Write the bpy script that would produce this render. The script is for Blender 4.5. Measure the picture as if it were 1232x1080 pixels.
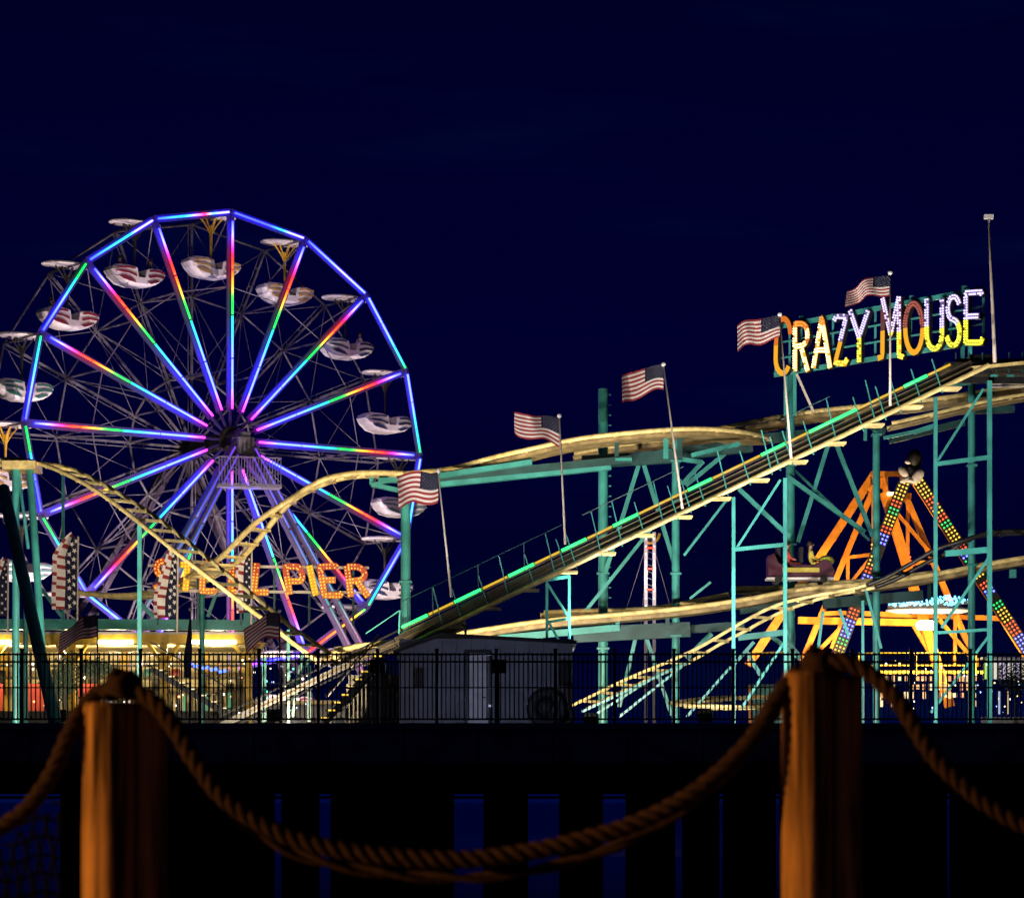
import bpy, math, random
from mathutils import Vector, Matrix, Quaternion
random.seed(7)
PI = math.pi
S = bpy.context.scene
COL = S.collection
for o in list(bpy.data.objects): bpy.data.objects.remove(o)

# ------------------------------------------------------------------ camera
F = 3500.0            # focal length in photo pixels
HZ = 964.0            # horizon row in the photo
EYE = 3.0
cd = bpy.data.cameras.new('camera'); cam = bpy.data.objects.new('camera', cd); COL.objects.link(cam)
cam.location = (0, 0, EYE); cam.rotation_euler = (PI/2, 0, 0)
cd.sensor_fit = 'HORIZONTAL'; cd.sensor_width = 36.0; cd.lens = 36.0*F/1232
cd.shift_y = (HZ-540)/1232; cd.clip_start = 0.5; cd.clip_end = 9000
cd.dof.use_dof = True; cd.dof.focus_distance = 98; cd.dof.aperture_fstop = 4.5
S.camera = cam

# ------------------------------------------------------------------ world: dusk sky
w = bpy.data.worlds.new('World'); S.world = w; w.use_nodes = True
wt = w.node_tree; wt.nodes.clear()
wo = wt.nodes.new('ShaderNodeOutputWorld'); bg = wt.nodes.new('ShaderNodeBackground')
sk = wt.nodes.new('ShaderNodeTexSky'); sk.sky_type = 'NISHITA'; sk.sun_disc = False
SUN_EL, SUN_ROT = math.radians(-2), math.radians(0)
sk.sun_elevation = SUN_EL; sk.sun_rotation = SUN_ROT; sk.ozone_density = 6
tint = wt.nodes.new('ShaderNodeMix'); tint.data_type = 'RGBA'; tint.blend_type = 'MULTIPLY'; tint.inputs[0].default_value = 1
tint.inputs[7].default_value = (0.01, 0.02, 0.56, 1)
# thin dusk clouds, a little paler than the sky
tc = wt.nodes.new('ShaderNodeTexCoord'); mp = wt.nodes.new('ShaderNodeMapping')
mp.inputs['Scale'].default_value = (3.2, 3.2, 22); mp.inputs['Rotation'].default_value = (0, math.radians(25), 0)
nz = wt.nodes.new('ShaderNodeTexNoise'); nz.inputs['Scale'].default_value = 2.2; nz.inputs['Detail'].default_value = 5
cr = wt.nodes.new('ShaderNodeValToRGB'); cr.color_ramp.elements[0].position = .54; cr.color_ramp.elements[1].position = .78
add = wt.nodes.new('ShaderNodeMix'); add.data_type = 'RGBA'; add.blend_type = 'ADD'
add.inputs[7].default_value = (0.05, 0.35, 0.9, 1)
SKYK = 0.12
wt.links.new(tc.outputs['Generated'], mp.inputs[0]); wt.links.new(mp.outputs[0], nz.inputs['Vector'])
wt.links.new(nz.outputs['Fac'], cr.inputs[0])
mul = wt.nodes.new('ShaderNodeMath'); mul.operation = 'MULTIPLY'; mul.inputs[1].default_value = .055
wt.links.new(cr.outputs[0], mul.inputs[0]); wt.links.new(mul.outputs[0], add.inputs[0])
sx = wt.nodes.new('ShaderNodeSeparateXYZ'); zr = wt.nodes.new('ShaderNodeMapRange')   # the zenith is darker than the horizon
zr.inputs[1].default_value = .05; zr.inputs[2].default_value = .45; zr.inputs[3].default_value = 1.25; zr.inputs[4].default_value = .5
gz = wt.nodes.new('ShaderNodeVectorMath'); gz.operation = 'SCALE'
wt.links.new(tc.outputs['Generated'], sx.inputs[0]); wt.links.new(sx.outputs[2], zr.inputs[0]); 
zh = wt.nodes.new('ShaderNodeMapRange'); zh.inputs[1].default_value = 0; zh.inputs[2].default_value = .08; zh.inputs[3].default_value = 1.3; zh.inputs[4].default_value = 1; zh.interpolation_type = 'SMOOTHSTEP'
zm = wt.nodes.new('ShaderNodeMath'); zm.operation = 'MULTIPLY'
wt.links.new(sx.outputs[2], zh.inputs[0]); wt.links.new(zh.outputs[0], zm.inputs[0]); wt.links.new(zr.outputs[0], zm.inputs[1]); wt.links.new(zm.outputs[0], gz.inputs['Scale'])
wt.links.new(sk.outputs[0], gz.inputs[0]); wt.links.new(gz.outputs[0], tint.inputs[6]); ag = wt.nodes.new('ShaderNodeMix'); ag.data_type = 'RGBA'; ag.blend_type = 'ADD'; ag.inputs[7].default_value = (0.0, .02, .38, 1)
az = wt.nodes.new('ShaderNodeMapRange'); az.inputs[1].default_value = -.02; az.inputs[2].default_value = .09; az.inputs[3].default_value = 1; az.inputs[4].default_value = 0; az.interpolation_type = 'SMOOTHSTEP'
wt.links.new(sx.outputs[2], az.inputs[0]); wt.links.new(az.outputs[0], ag.inputs[0]); wt.links.new(tint.outputs[2], ag.inputs[6]); wt.links.new(ag.outputs[2], add.inputs[6])
wt.links.new(add.outputs[2], bg.inputs[0]); bg.inputs[1].default_value = SKYK
wt.links.new(bg.outputs[0], wo.inputs[0])
# last of the dusk / moon light, almost nothing
sl = bpy.data.lights.new('sun', 'SUN'); sl.energy = 0.01; sl.angle = math.radians(10); sl.color = (.6, .7, 1)
so = bpy.data.objects.new('sun', sl); COL.objects.link(so); so.rotation_euler = (math.radians(60), 0, math.radians(-30))

vs = S.view_settings
vs.view_transform = 'Standard'; vs.look = 'None'; vs.gamma = 1; vs.use_curve_mapping = False; vs.exposure = 0
S.cycles.max_bounces = 5; S.cycles.diffuse_bounces = 2; S.cycles.glossy_bounces = 3
S.cycles.sample_clamp_indirect = 3; S.cycles.use_light_tree = True

# ------------------------------------------------------------------ materials
def rgba(c): return (c[0], c[1], c[2], 1)
def mat(name, col, rough=.5, metal=0, var=.25, scale=3, bump=0, emit=None):
    m = bpy.data.materials.new(name); m.use_nodes = True; t = m.node_tree; b = t.nodes['Principled BSDF']
    b.inputs['Roughness'].default_value = rough; b.inputs['Metallic'].default_value = metal
    c = t.nodes.new('ShaderNodeNewGeometry'); n = t.nodes.new('ShaderNodeTexNoise')
    n.inputs['Scale'].default_value = scale; n.inputs['Detail'].default_value = 6
    t.links.new(c.outputs['Position'], n.inputs['Vector'])
    r = t.nodes.new('ShaderNodeValToRGB'); e = r.color_ramp.elements
    e[0].position = .35; e[1].position = .65
    e[0].color = rgba([x*(1-var) for x in col]); e[1].color = rgba([min(1, x*(1+var*.6)) for x in col])
    t.links.new(n.outputs['Fac'], r.inputs[0]); t.links.new(r.outputs[0], b.inputs['Base Color'])
    if bump:
        bp = t.nodes.new('ShaderNodeBump'); bp.inputs['Strength'].default_value = bump; bp.inputs['Distance'].default_value = .02
        t.links.new(n.outputs['Fac'], bp.inputs['Height']); t.links.new(bp.outputs[0], b.inputs['Normal'])
    return m
def emi(name, col, k=1):
    m = bpy.data.materials.new(name); m.use_nodes = True; t = m.node_tree; b = t.nodes['Principled BSDF']
    b.inputs['Base Color'].default_value = (.03, .03, .03, 1); b.inputs['Roughness'].default_value = .4
    b.inputs['Emission Color'].default_value = rgba(col); b.inputs['Emission Strength'].default_value = k
    return m
def emi_attr(name, k=1):
    m = emi(name, (1, 1, 1), k); t = m.node_tree
    a = t.nodes.new('ShaderNodeVertexColor'); a.layer_name = 'led'
    t.links.new(a.outputs[0], t.nodes['Principled BSDF'].inputs['Emission Color'])
    return m
M = dict(
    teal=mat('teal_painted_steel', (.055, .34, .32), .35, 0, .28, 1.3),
    dteal=mat('shaded_teal_steel', (.012, .07, .075), .5, 0, .3, 2),  # teal darkened, shade put into the colour of girders and dim rails
    cream=mat('cream_painted_steel', (.88, .68, .29), .28, 0, .3, 4),
    black=mat('black_painted_steel', (.012, .012, .014), .45, 0, .3, 4),
    dark=mat('dark_machine_steel', (.03, .028, .022), .5, .3, .4, 4),
    grey=mat('grey_wheel_steel', (.155, .14, .17), .45, 0, .3, 3),
    white=mat('white_painted_metal', (.82, .79, .80), .4, 0, .12, 3),
    leg=mat('violet_grey_leg_steel', (.075, .055, .10), .5, 0, .3, 1.5),
    petal=mat('dull_pale_petal', (.35, .34, .38), .6, 0, .3, 3),
    channel=mat('halo_strip_enamel', (.05, .028, .15), .5, 0, .15, 3),  # for added reflector strips, tinted so the tubes seem to have a blue halo
    plate=mat('shaded_track_plate', (.34, .25, .11), .5, 0, .4, 3),  # cream darkened, shade between the rails put into the colour
    dull=mat('dull_brown_steel', (.10, .07, .03), .6, 0, .4, 3),  # cream taken down to an even dull brown
    orange=mat('orange_painted_steel', (.85, .28, .02), .4, 0, .25, 2),
    yellow=mat('yellow_painted_steel', (.75, .45, .04), .45, 0, .2, 3),
    wall=mat('pale_shed_panel', (.30, .31, .36), .7, 0, .15, 2, .1),
    cwall=mat('cream_wall_panel', (.75, .62, .35), .6, 0, .15, 3),
    red=mat('red_counter_panel', (.62, .08, .06), .5, 0, .15, 3),
    glass=mat('dark_glass', (.02, .02, .03), .1, 0, .1, 2),
    wood=mat('pier_timber', (.06, .05, .045), .85, 0, .4, 4, .4),
    concrete=mat('pier_concrete', (.17, .19, .24), .85, 0, .4, 1.5, .3),
    rope=mat('weathered_rope', (.045, .027, .030), .9, 0, .35, 30, .3),
    net=mat('dark_net_cord', (.006, .006, .008), 1, 0, .2, 5),  # even near black, matte
    rubber=mat('black_rubber', (.01, .01, .01), .7, 0, .2, 5),
    fred=mat('flag_red_cloth', (.36, .035, .04), .8, 0, .1, 3),
    fwhite=mat('flag_white_cloth', (.92, .86, .83), .8, 0, .08, 3),
    fblue=mat('flag_navy_cloth', (.010, .012, .05), .85, 0, .1, 3),
    skin=mat('skin', (.45, .27, .2), .6, 0, .1, 5),
    leaf=mat('dark_leaves', (.04, .07, .03), .7, 0, .4, 6),
    sand=mat('beach_sand', (.28, .24, .19), .95, 0, .3, 2, .3),
    pole=mat('pale_pole_paint', (.7, .6, .52), .4, 0, .1, 3),
)
LED = emi_attr('wheel_led_diffuser', 1.0)
LEGLED = emi_attr('leg_led_diffuser', 1.0)

def post_wood():
    m = bpy.data.materials.new('weathered_post_wood'); m.use_nodes = True; t = m.node_tree; b = t.nodes['Principled BSDF']
    b.inputs['Roughness'].default_value = .8
    c = t.nodes.new('ShaderNodeTexCoord'); mp = t.nodes.new('ShaderNodeMapping'); mp.inputs['Scale'].default_value = (16, 16, .9)
    n = t.nodes.new('ShaderNodeTexNoise'); n.inputs['Scale'].default_value = 1.2; n.inputs['Detail'].default_value = 7
    n2 = t.nodes.new('ShaderNodeTexNoise'); n2.inputs['Scale'].default_value = 4
    r = t.nodes.new('ShaderNodeValToRGB'); r.color_ramp.elements[0].color = (.05, .025, .015, 1); r.color_ramp.elements[1].color = (.85, .50, .24, 1)
    r.color_ramp.elements[0].position = .36; r.color_ramp.elements[1].position = .58
    mx = t.nodes.new('ShaderNodeMix'); mx.data_type = 'RGBA'; mx.blend_type = 'MULTIPLY'; mx.inputs[0].default_value = .6
    bp = t.nodes.new('ShaderNodeBump'); bp.inputs['Strength'].default_value = 1; bp.inputs['Distance'].default_value = .02
    L = t.links.new
    L(c.outputs['Object'], mp.inputs[0]); L(mp.outputs[0], n.inputs['Vector']); L(c.outputs['Object'], n2.inputs['Vector'])
    L(n.outputs['Fac'], r.inputs[0]); L(r.outputs[0], mx.inputs[6]); L(n2.outputs['Fac'], mx.inputs[7])
    L(mx.outputs[2], b.inputs['Base Color']); L(n.outputs['Fac'], bp.inputs['Height']); L(bp.outputs[0], b.inputs['Normal'])
    return m
M['post'] = post_wood()
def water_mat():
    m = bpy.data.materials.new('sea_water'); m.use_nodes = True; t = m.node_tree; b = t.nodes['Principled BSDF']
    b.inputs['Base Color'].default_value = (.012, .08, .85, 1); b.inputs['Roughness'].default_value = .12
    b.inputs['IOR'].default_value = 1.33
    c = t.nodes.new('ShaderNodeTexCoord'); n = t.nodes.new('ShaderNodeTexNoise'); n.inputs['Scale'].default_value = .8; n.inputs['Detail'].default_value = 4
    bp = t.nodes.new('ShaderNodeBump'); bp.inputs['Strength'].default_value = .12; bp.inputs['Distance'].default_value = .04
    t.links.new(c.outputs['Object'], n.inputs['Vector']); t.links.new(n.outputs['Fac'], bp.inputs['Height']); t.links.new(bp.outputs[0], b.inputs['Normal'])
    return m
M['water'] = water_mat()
for k_ in ('net', 'post', 'rope'): M[k_].node_tree.nodes['Principled BSDF'].inputs['Specular IOR Level'].default_value = .08 if k_ == 'net' else .25

# ------------------------------------------------------------------ helpers
def P(px, py, d):
    return Vector(((px-616)/F*d, d, EYE+(HZ-py)/F*d))
WO = {}
def tag(o, label=None, cat=None, group=None, kind=None):
    if label: o['label'] = label
    if cat: o['category'] = cat
    if group: o['group'] = group
    if kind: o['kind'] = kind
    return o
def thing(name, loc, label, cat, group=None):
    o = bpy.data.objects.new(name, None); COL.objects.link(o); o.location = loc; o.empty_display_size = .2
    WO[o.name] = Vector(loc); return tag(o, label, cat, group)
def place(me, name, loc, parent=None, rot=None, scale=None):
    o = bpy.data.objects.new(name, me); COL.objects.link(o)
    WO[o.name] = Vector(loc)
    if parent is not None:
        o.parent = parent; o.location = Vector(loc)-WO[parent.name]
    else: o.location = loc
    if rot is not None:
        o.rotation_mode = 'QUATERNION'; o.rotation_quaternion = rot
    if scale is not None: o.scale = scale
    return o
class MB:
    def __init__(s): s.v = []; s.f = []; s.mi = []; s.cur = 0; s.col = []; s.usecol = False; s.smooth = False
    def vert(s, p, c=None):
        s.v.append(Vector(p)); s.col.append(c if c else (1, 1, 1)); return len(s.v)-1
    def face(s, idx): s.f.append(tuple(idx)); s.mi.append(s.cur)
    def boxf(s, c, ax, ay, az):
        c = Vector(c); i = len(s.v)
        for x in (-1, 1):
            for y in (-1, 1):
                for z in (-1, 1): s.vert(c+ax*x+ay*y+az*z)
        for q in ((0, 1, 3, 2), (4, 6, 7, 5), (0, 4, 5, 1), (2, 3, 7, 6), (0, 2, 6, 4), (1, 5, 7, 3)): s.face([i+k for k in q])
        return s
    def box(s, c, sx, sy, sz): return s.boxf(c, Vector((sx/2, 0, 0)), Vector((0, sy/2, 0)), Vector((0, 0, sz/2)))
    def beam(s, p, q, w_, h_, side=None):
        p = Vector(p); q = Vector(q); d = q-p; L = d.length; d = d/L
        if side is None:
            side = d.cross(Vector((0, 0, 1)))
            if side.length < .05: side = Vector((1, 0, 0)) if abs(d.x) < .7 else Vector((0, 1, 0))
        side = (side-d*side.dot(d)).normalized(); up = side.cross(d).normalized()
        return s.boxf((p+q)/2, d*L/2, side*w_/2, up*h_/2)
    def tube(s, pts, r, n=8, cols=None, cap=True):
        pts = [Vector(p) for p in pts]; k = len(pts)
        if not isinstance(r, (list, tuple)): r = [r]*k
        t0 = (pts[1]-pts[0]).normalized()
        a = t0.cross(Vector((0, 0, 1)))
        if a.length < .05: a = t0.cross(Vector((0, 1, 0)))
        a.normalize(); base = len(s.v)
        for i, p in enumerate(pts):
            t = (pts[min(i+1, k-1)]-pts[max(i-1, 0)]).normalized()
            a = (a-t*a.dot(t)).normalized(); b = t.cross(a)
            for j in range(n):
                th = 2*PI*j/n
                s.vert(p+(a*math.cos(th)+b*math.sin(th))*r[i], cols[i] if cols else None)
        for i in range(k-1):
            for j in range(n):
                s.face((base+i*n+j, base+i*n+(j+1) % n, base+(i+1)*n+(j+1) % n, base+(i+1)*n+j))
        if cap:
            s.face([base+j for j in range(n)][::-1]); s.face([base+(k-1)*n+j for j in range(n)])
        return s
    def ball(s, c, rx, ry, rz, nu=10, nv=6):
        c = Vector(c); base = len(s.v)
        s.vert(c+Vector((0, 0, rz)))
        for i in range(1, nv):
            ph = PI*i/nv
            for j in range(nu):
                th = 2*PI*j/nu; s.vert(c+Vector((rx*math.sin(ph)*math.cos(th), ry*math.sin(ph)*math.sin(th), rz*math.cos(ph))))
        s.vert(c-Vector((0, 0, rz))); e = len(s.v)-1
        for j in range(nu):
            s.face((base, base+1+j, base+1+(j+1) % nu)); s.face((e, base+1+(nv-2)*nu+(j+1) % nu, base+1+(nv-2)*nu+j))
        for i in range(nv-2):
            for j in range(nu):
                s.face((base+1+i*nu+j, base+1+(i+1)*nu+j, base+1+(i+1)*nu+(j+1) % nu, base+1+i*nu+(j+1) % nu))
        return s
    def mesh(s, name, mats, origin=(0, 0, 0)):
        if not isinstance(mats, (list, tuple)): mats = [mats]
        o = Vector(origin); me = bpy.data.meshes.new(name)
        me.from_pydata([tuple(v-o) for v in s.v], [], s.f)
        for m_ in mats: me.materials.append(m_)
        me.polygons.foreach_set('material_index', s.mi)
        if s.usecol:
            at = me.color_attributes.new('led', 'FLOAT_COLOR', 'POINT')
            for i, c in enumerate(s.col): at.data[i].color = (c[0], c[1], c[2], 1)
        if s.smooth: me.polygons.foreach_set('use_smooth', [True]*len(me.polygons))
        me.update(); return me
    def build(s, name, mats, parent=None, origin=None):
        if origin is None: origin = s.v[0] if s.v else Vector()
        return place(s.mesh(name, mats, origin), name, origin, parent)
def smooth(pts, n=6):
    pts = [Vector(p) for p in pts]; out = []
    for i in range(len(pts)-1):
        p0 = pts[max(i-1, 0)]; p1 = pts[i]; p2 = pts[i+1]; p3 = pts[min(i+2, len(pts)-1)]
        for k in range(n):
            t = k/n
            out.append(.5*((2*p1)+(p2-p0)*t+(2*p0-5*p1+4*p2-p3)*t*t+(3*p1-p0-3*p2+p3)*t**3))
    out.append(pts[-1]); return out
def quat_to(x=None, up=Vector((0, 0, 1))):      # local X -> x, local Z -> up-ish
    x = x.normalized(); z = (up-x*up.dot(x)).normalized(); y = z.cross(x)
    return Matrix((x, y, z)).transposed().to_quaternion()
UB = MB().box((0, 0, 0), 1, 1, 1)
_unit = {}
def unit_box(m):
    if m.name not in _unit: _unit[m.name] = UB.mesh('unit_box_'+m.name, m)
    return _unit[m.name]
def bar(name, p, q, w_, h_, m, parent):         # own object, box beam between two points, shared unit mesh
    p = Vector(p); q = Vector(q); d = q-p
    up = Vector((0, 0, 1)) if abs(d.normalized().z) < .95 else Vector((0, 1, 0))
    return place(unit_box(m), name, (p+q)/2, parent, quat_to(d, up), (d.length, w_, h_))
def boxo(name, c, sx, sy, sz, m, parent): return place(unit_box(m), name, c, parent, None, (sx, sy, sz))
def flood(name, loc, target, W, deg, color, label, parent=None, h=.5, lens=6, group='floodlights on the pier deck'):
    loc = Vector(loc); target = Vector(target); d = (target-loc).normalized()
    t = thing(name, loc-Vector((0, 0, h)), label, 'floodlight', group)
    q = quat_to(d)
    b = MB().box((-.12, 0, 0), .22, .42, .3); hs = place(b.mesh('housing', M['black']), 'housing', loc, t, q)
    b = MB(); b.box((.005, 0, 0), .02, .36, .24)
    place(b.mesh('lens', emi('lamp_lens_'+name, color, lens)), 'lens', loc, t, q)
    bar('stand', loc-Vector((0, 0, h)), loc-d*.12-Vector((0, 0, .1)), .05, .05, M['black'], t)
    l = bpy.data.lights.new('lamp', 'SPOT'); l.energy = W; l.spot_size = math.radians(deg); l.spot_blend = .5; l.color = color; l.shadow_soft_size = .12
    lo = bpy.data.objects.new('lamp', l); COL.objects.link(lo); lo.parent = t; lo.location = loc+d*.08-WO[t.name]
    lo.rotation_mode = 'QUATERNION'; lo.rotation_quaternion = d.to_track_quat('-Z', 'Y')
    return t
def point(loc, W, color, r=.1, parent=None, name='lamp'):
    l = bpy.data.lights.new(name, 'POINT'); l.energy = W; l.color = color; l.shadow_soft_size = r
    lo = bpy.data.objects.new(name, l); COL.objects.link(lo)
    if parent is not None: lo.parent = parent; lo.location = Vector(loc)-WO[parent.name]
    else: lo.location = loc
    return lo

# ------------------------------------------------------------------ setting: sea, beach, pier
b = MB()
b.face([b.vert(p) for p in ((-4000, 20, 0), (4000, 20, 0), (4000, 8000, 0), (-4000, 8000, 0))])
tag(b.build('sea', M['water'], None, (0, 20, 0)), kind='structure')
b = MB(); NX, NY = 60, 24; idx = {}
for i in range(NX+1):
    for j in range(NY+1):
        x = -60+120*i/NX; y = -40+95*j/NY
        z = 1.4 if y < 15 else 1.4-(y-15)*.052
        idx[i, j] = b.vert((x, y, z+random.uniform(-.03, .03)))
for i in range(NX):
    for j in range(NY): b.face((idx[i, j], idx[i+1, j], idx[i+1, j+1], idx[i, j+1]))
b.smooth = True
tag(b.build('beach', M['sand'], None, (0, 0, 1.4)), kind='structure')

DZ = 5.08                      # deck top
PF, PB = 78.0, 172.0
pier = thing('pier', (0, 78, 0), 'long dark concrete and timber pier carrying the amusement rides above the sea', 'pier')
b = MB(); b.box((0, (PF+PB)/2, DZ-.2), 130, PB-PF, .4); b.build('deck', M['concrete'], pier, (0, PF, DZ))
b = MB(); b.box((0, PF-.08, DZ-.5), 130, .16, 1.05); b.build('fascia', M['concrete'], pier, (0, PF, DZ-.5))
b = MB(); b.box((0, PF-.22, DZ-.06), 130, .3, .14); b.build('edge_kerb', M['concrete'], pier, (0, PF, DZ))
for i in range(18):            # panel joints stand proud as buttress plates
    boxo('fascia_rib', (-17+i*2.0, PF-.2, DZ-.62), .14, .09, .8, M['concrete'], pier)
bents = [79.5+7.6*i for i in range(13)]
for y in bents: boxo('cap_beam', (0, y, 4.05), 130, .5, 1.2, M['wood'], pier)
wins = [(331, 338), (385, 397), (547, 581), (636, 672), (726, 752), (813, 820), (866, 869), (934, 937), (1140, 1142), (-10, 72)]
pm = MB().tube([(0, 0, -1), (0, 0, 3.5)], [.24, .19], 8); pm.smooth = True; pmesh = pm.mesh('pile', M['wood'])
n = 0
def hits(x, y, r=.24):
    c = 616+F*x/y; h = F*r/y
    return any(c+h > a and c-h < b_ for a, b_ in wins)
rr = random.Random(3)
for bi, y in enumerate(bents):
    half = 640/F*y; x = -half+rr.random()*1.5
    while x < half:
        for dx in (0, .25, -.25, .5, -.5):
            if not hits(x+dx, y):
                place(pmesh, 'pile', (x+dx, y, 0), pier); n += 1; break
        x += 1.85 if n < 270 else 4
# dark sheets added between piles to black out all but the gaps
edges = sorted([(a, b_) for a, b_ in wins]); prev = 72
for a, b_ in edges[1:]+[(1290, 1300)]:
    if a-prev > 12:
        d = 120+rr.random()*30
        p = P(prev+.6, HZ, d); q = P(a-.6, HZ, d)
        boxo('blackout_screen', ((p.x+q.x)/2, d, 1.7), q.x-p.x, .12, 3.6, M['wood'], pier)
    prev = b_
boxo('stringer', (0, 121, 3.18), 130, .2, .12, M['wood'], pier)

# ------------------------------------------------------------------ fence along the pier edge
fence = thing('picket_fence', (0, PF+.2, DZ), 'black metal picket fence along the whole edge of the pier deck', 'fence')
fy = PF+.25; fh = (HZ-786)/F*fy+EYE-DZ
x0 = P(-8, 0, fy).x; step = P(71.3, 0, fy).x-P(0, 0, fy).x
for i in range(19):
    x = P(26.5, 0, fy).x+(i-1)*step
    boxo('post', (x, fy, DZ+fh/2+.03), .085, .085, fh+.12, M['black'], fence)
    boxo('post_cap', (x, fy, DZ+fh+.11), .11, .11, .05, M['black'], fence)
    for k in range(1, 13):
        boxo('picket', (x+step*k/13, fy, DZ+.07+fh/2), .034, .028, fh-.08, M['black'], fence)
for z in (.14, fh*.52, fh-.22, fh-.02):
    boxo('rail', (0, fy, DZ+z), 32, .05, .05 if z != fh*.52 else .035, M['black'], fence)

# ------------------------------------------------------------------ floodlights behind the fence, inferred from the lit tracks, plus added fills
WARM = (1, .80, .52); WH = (1, .9, .78)
FL = [  # px, depth, target(px,py,d), W, deg, colour, label
    (70, 84, (40, 620, 97), 5600, 95, WH, 'black floodlight on the deck near the left end of the fence'),
    (330, 84, (330, 640, 104), 7500, 95, WARM, 'black floodlight on the deck left of the lift hill foot'),
    (520, 94, (600, 540, 106), 5600, 110, WARM, 'black floodlight on the deck behind the pale shed'),
    (712, 87.5, (800, 560, 104), 6200, 100, WH, 'black floodlight on the deck just right of the shed'),
    (850, 84, (960, 540, 100), 4600, 100, WH, 'black floodlight on the deck left of the right foreground post'),
    (1090, 82, (1120, 440, 96), 4400, 100, WH, 'black floodlight on the deck in front of the orange ride'),
]
for px, d, tg, W, deg, c, lab in FL:
    p = P(px, 0, d); p.z = DZ+.45
    flood('floodlight', p, P(*tg), W, deg, c, lab, h=.45)
for px_, W_, tg_, lab_ in ((1010, 5200, P(1000, 385, 89), 'added floodlight on the fence brightening the upper flags and big sign'), (600, 3600, P(610, 505, 88), 'added floodlight on the fence before the shed door, brightening the middle flags'), (455, 1300, P(500, 570, 88), 'added floodlight on the fence left of the shed, brightening the first flag')):
    p = P(px_, 0, 78.7); p.z = DZ+1.65; flood('floodlight', p, tg_, W_, 52, WH, lab_, h=1.6, lens=3)  # fence floods added to brighten the flags and sign
for px_, lab_ in ((180, 'added small fill lamp behind the fence brightening the left dark flag'), (400, 'added small fill lamp behind the fence near the lift foot')):
    p = P(px_, 0, 78.8); p.z = DZ+1.6; t = thing('fill_lamp', (p.x, p.y, DZ), lab_, 'fill lamp')
    bar('stand', (p.x, p.y, DZ), p, .03, .03, M['black'], t); boxo('head', p, .12, .08, .06, M['black'], t); point(p+Vector((0, .1, .06)), 34, (1, .8, .75), .08, t)  # lamp added out of sight behind the fence to lift the dim flags
for px, tg, lab in ((150, (230, 380, 140), 'black floodlight on the deck aimed up at the left half of the ferris wheel'),
                    (430, (330, 500, 140), 'black floodlight on the deck aimed up at the right half of the ferris wheel')):
    p = P(px, 0, 131 if px > 300 else 127); p.z = DZ+.45
    flood('floodlight', p, P(*tg), 13000, 120, (1, .78, .75), lab, h=.45)

# ------------------------------------------------------------------ ferris wheel
TH = .6275; HUB = Vector((-13.34, 137.9, EYE+17.12)); R = 10.8; WW = 3.7
U = Vector((math.cos(TH), math.sin(TH), 0)); A = Vector((-math.sin(TH), math.cos(TH), 0)); ZV = Vector((0, 0, 1))
def wp(k, r, a=0.0):       # point on wheel: node index k, radius r, depth a along the axle
    t = k*PI/8
    return HUB+U*(r*math.sin(t))+ZV*(r*math.cos(t))+A*a
wheel = thing('ferris_wheel', (HUB.x, HUB.y, DZ), 'tall ferris wheel with rainbow light tubes on its spokes and rim', 'ferris wheel')
cm, cb, cw, cc, cg, cy, co, crd = (5, .10, 3.2), (.5, .8, 20), (1.1, 1.0, 16), (.05, 1.6, 4), (.005, 2.0, .20), (4, 1.3, .04), (7, .28, .01), (8, .025, .015)
cbl = (.14, .24, 16)
def grad(stops, n=18):
    out = []
    for i in range(n+1):
        t = i/n
        for (t0, c0), (t1, c1) in zip(stops, stops[1:]):
            if t <= t1+1e-9:
                f = (t-t0)/(t1-t0) if t1 > t0 else 0
                out.append(tuple(a+(b_-a)*f for a, b_ in zip(c0, c1))); break
    return out
SP = [(0, cm), (.05, (4, .3, 8)), (.10, cb), (.30, cb), (.40, cc), (.46, cc), (.50, cg), (.60, cg), (.66, cy), (.72, co), (.82, crd), (.87, (5, .08, 2.4)), (.92, cw), (1, cbl)]
RIM = {0: [(0, cbl), (.5, cbl), (.7, cc), (.8, cw), (1, cw)], 1: [(0, cbl), (.4, cb), (.6, cw), (1, cb)],
       2: [(0, cb), (.5, cb), (.7, cc), (1, cg)], 3: [(0, cb), (.4, cb), (.6, cc), (1, cg)], 4: [(0, cb), (1, cc)],
       5: [(0, cbl), (.4, cb), (.7, cc), (1, cg)], 6: [(0, cg), (.3, cy), (.7, co), (1, crd)], 7: [(0, cw), (.5, cbl), (1, cm)],
       -1: [(0, cbl), (.4, cc), (.5, cw), (.65, crd), (.75, cc), (.85, cw), (1, cw)], -2: [(0, cbl), (.5, cc), (.65, cc), (.72, cw), (1, cw)],
       -3: [(0, cbl), (.45, cb), (.6, cc), (.8, cg), (1, cg)], -4: [(0, cbl), (.35, cb), (.7, cc), (1, cg)],
       -5: [(0, cbl), (.5, cbl), (.7, cg), (1, cg)], -6: [(0, cbl), (.4, cc), (.8, cg), (1, cg)], -7: [(0, cm), (.5, cb), (1, cc)], -8: [(0, co), (.5, cg), (1, cb)]}
def led_line(p, q, cols, r, name, parent, gaps=(.27, .5, .74)):
    b = MB(); b.usecol = True; b.smooth = True; n = len(cols)-1
    cuts = [0]+list(gaps)+[1]
    for a0, a1 in zip(cuts, cuts[1:]):
        m = 7; pts = []; cs = []
        for i in range(m+1):
            t = a0+.004+(a1-a0-.008)*i/m; pts.append(p.lerp(q, t))
            x = t*n; k = min(int(x), n-1); f = x-k
            cs.append(tuple(u+(v-u)*f for u, v in zip(cols[k], cols[k+1])))
        b.tube(pts, r, 8, cs)
    return b.build(name, LED, parent, (p+q)/2)
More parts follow.
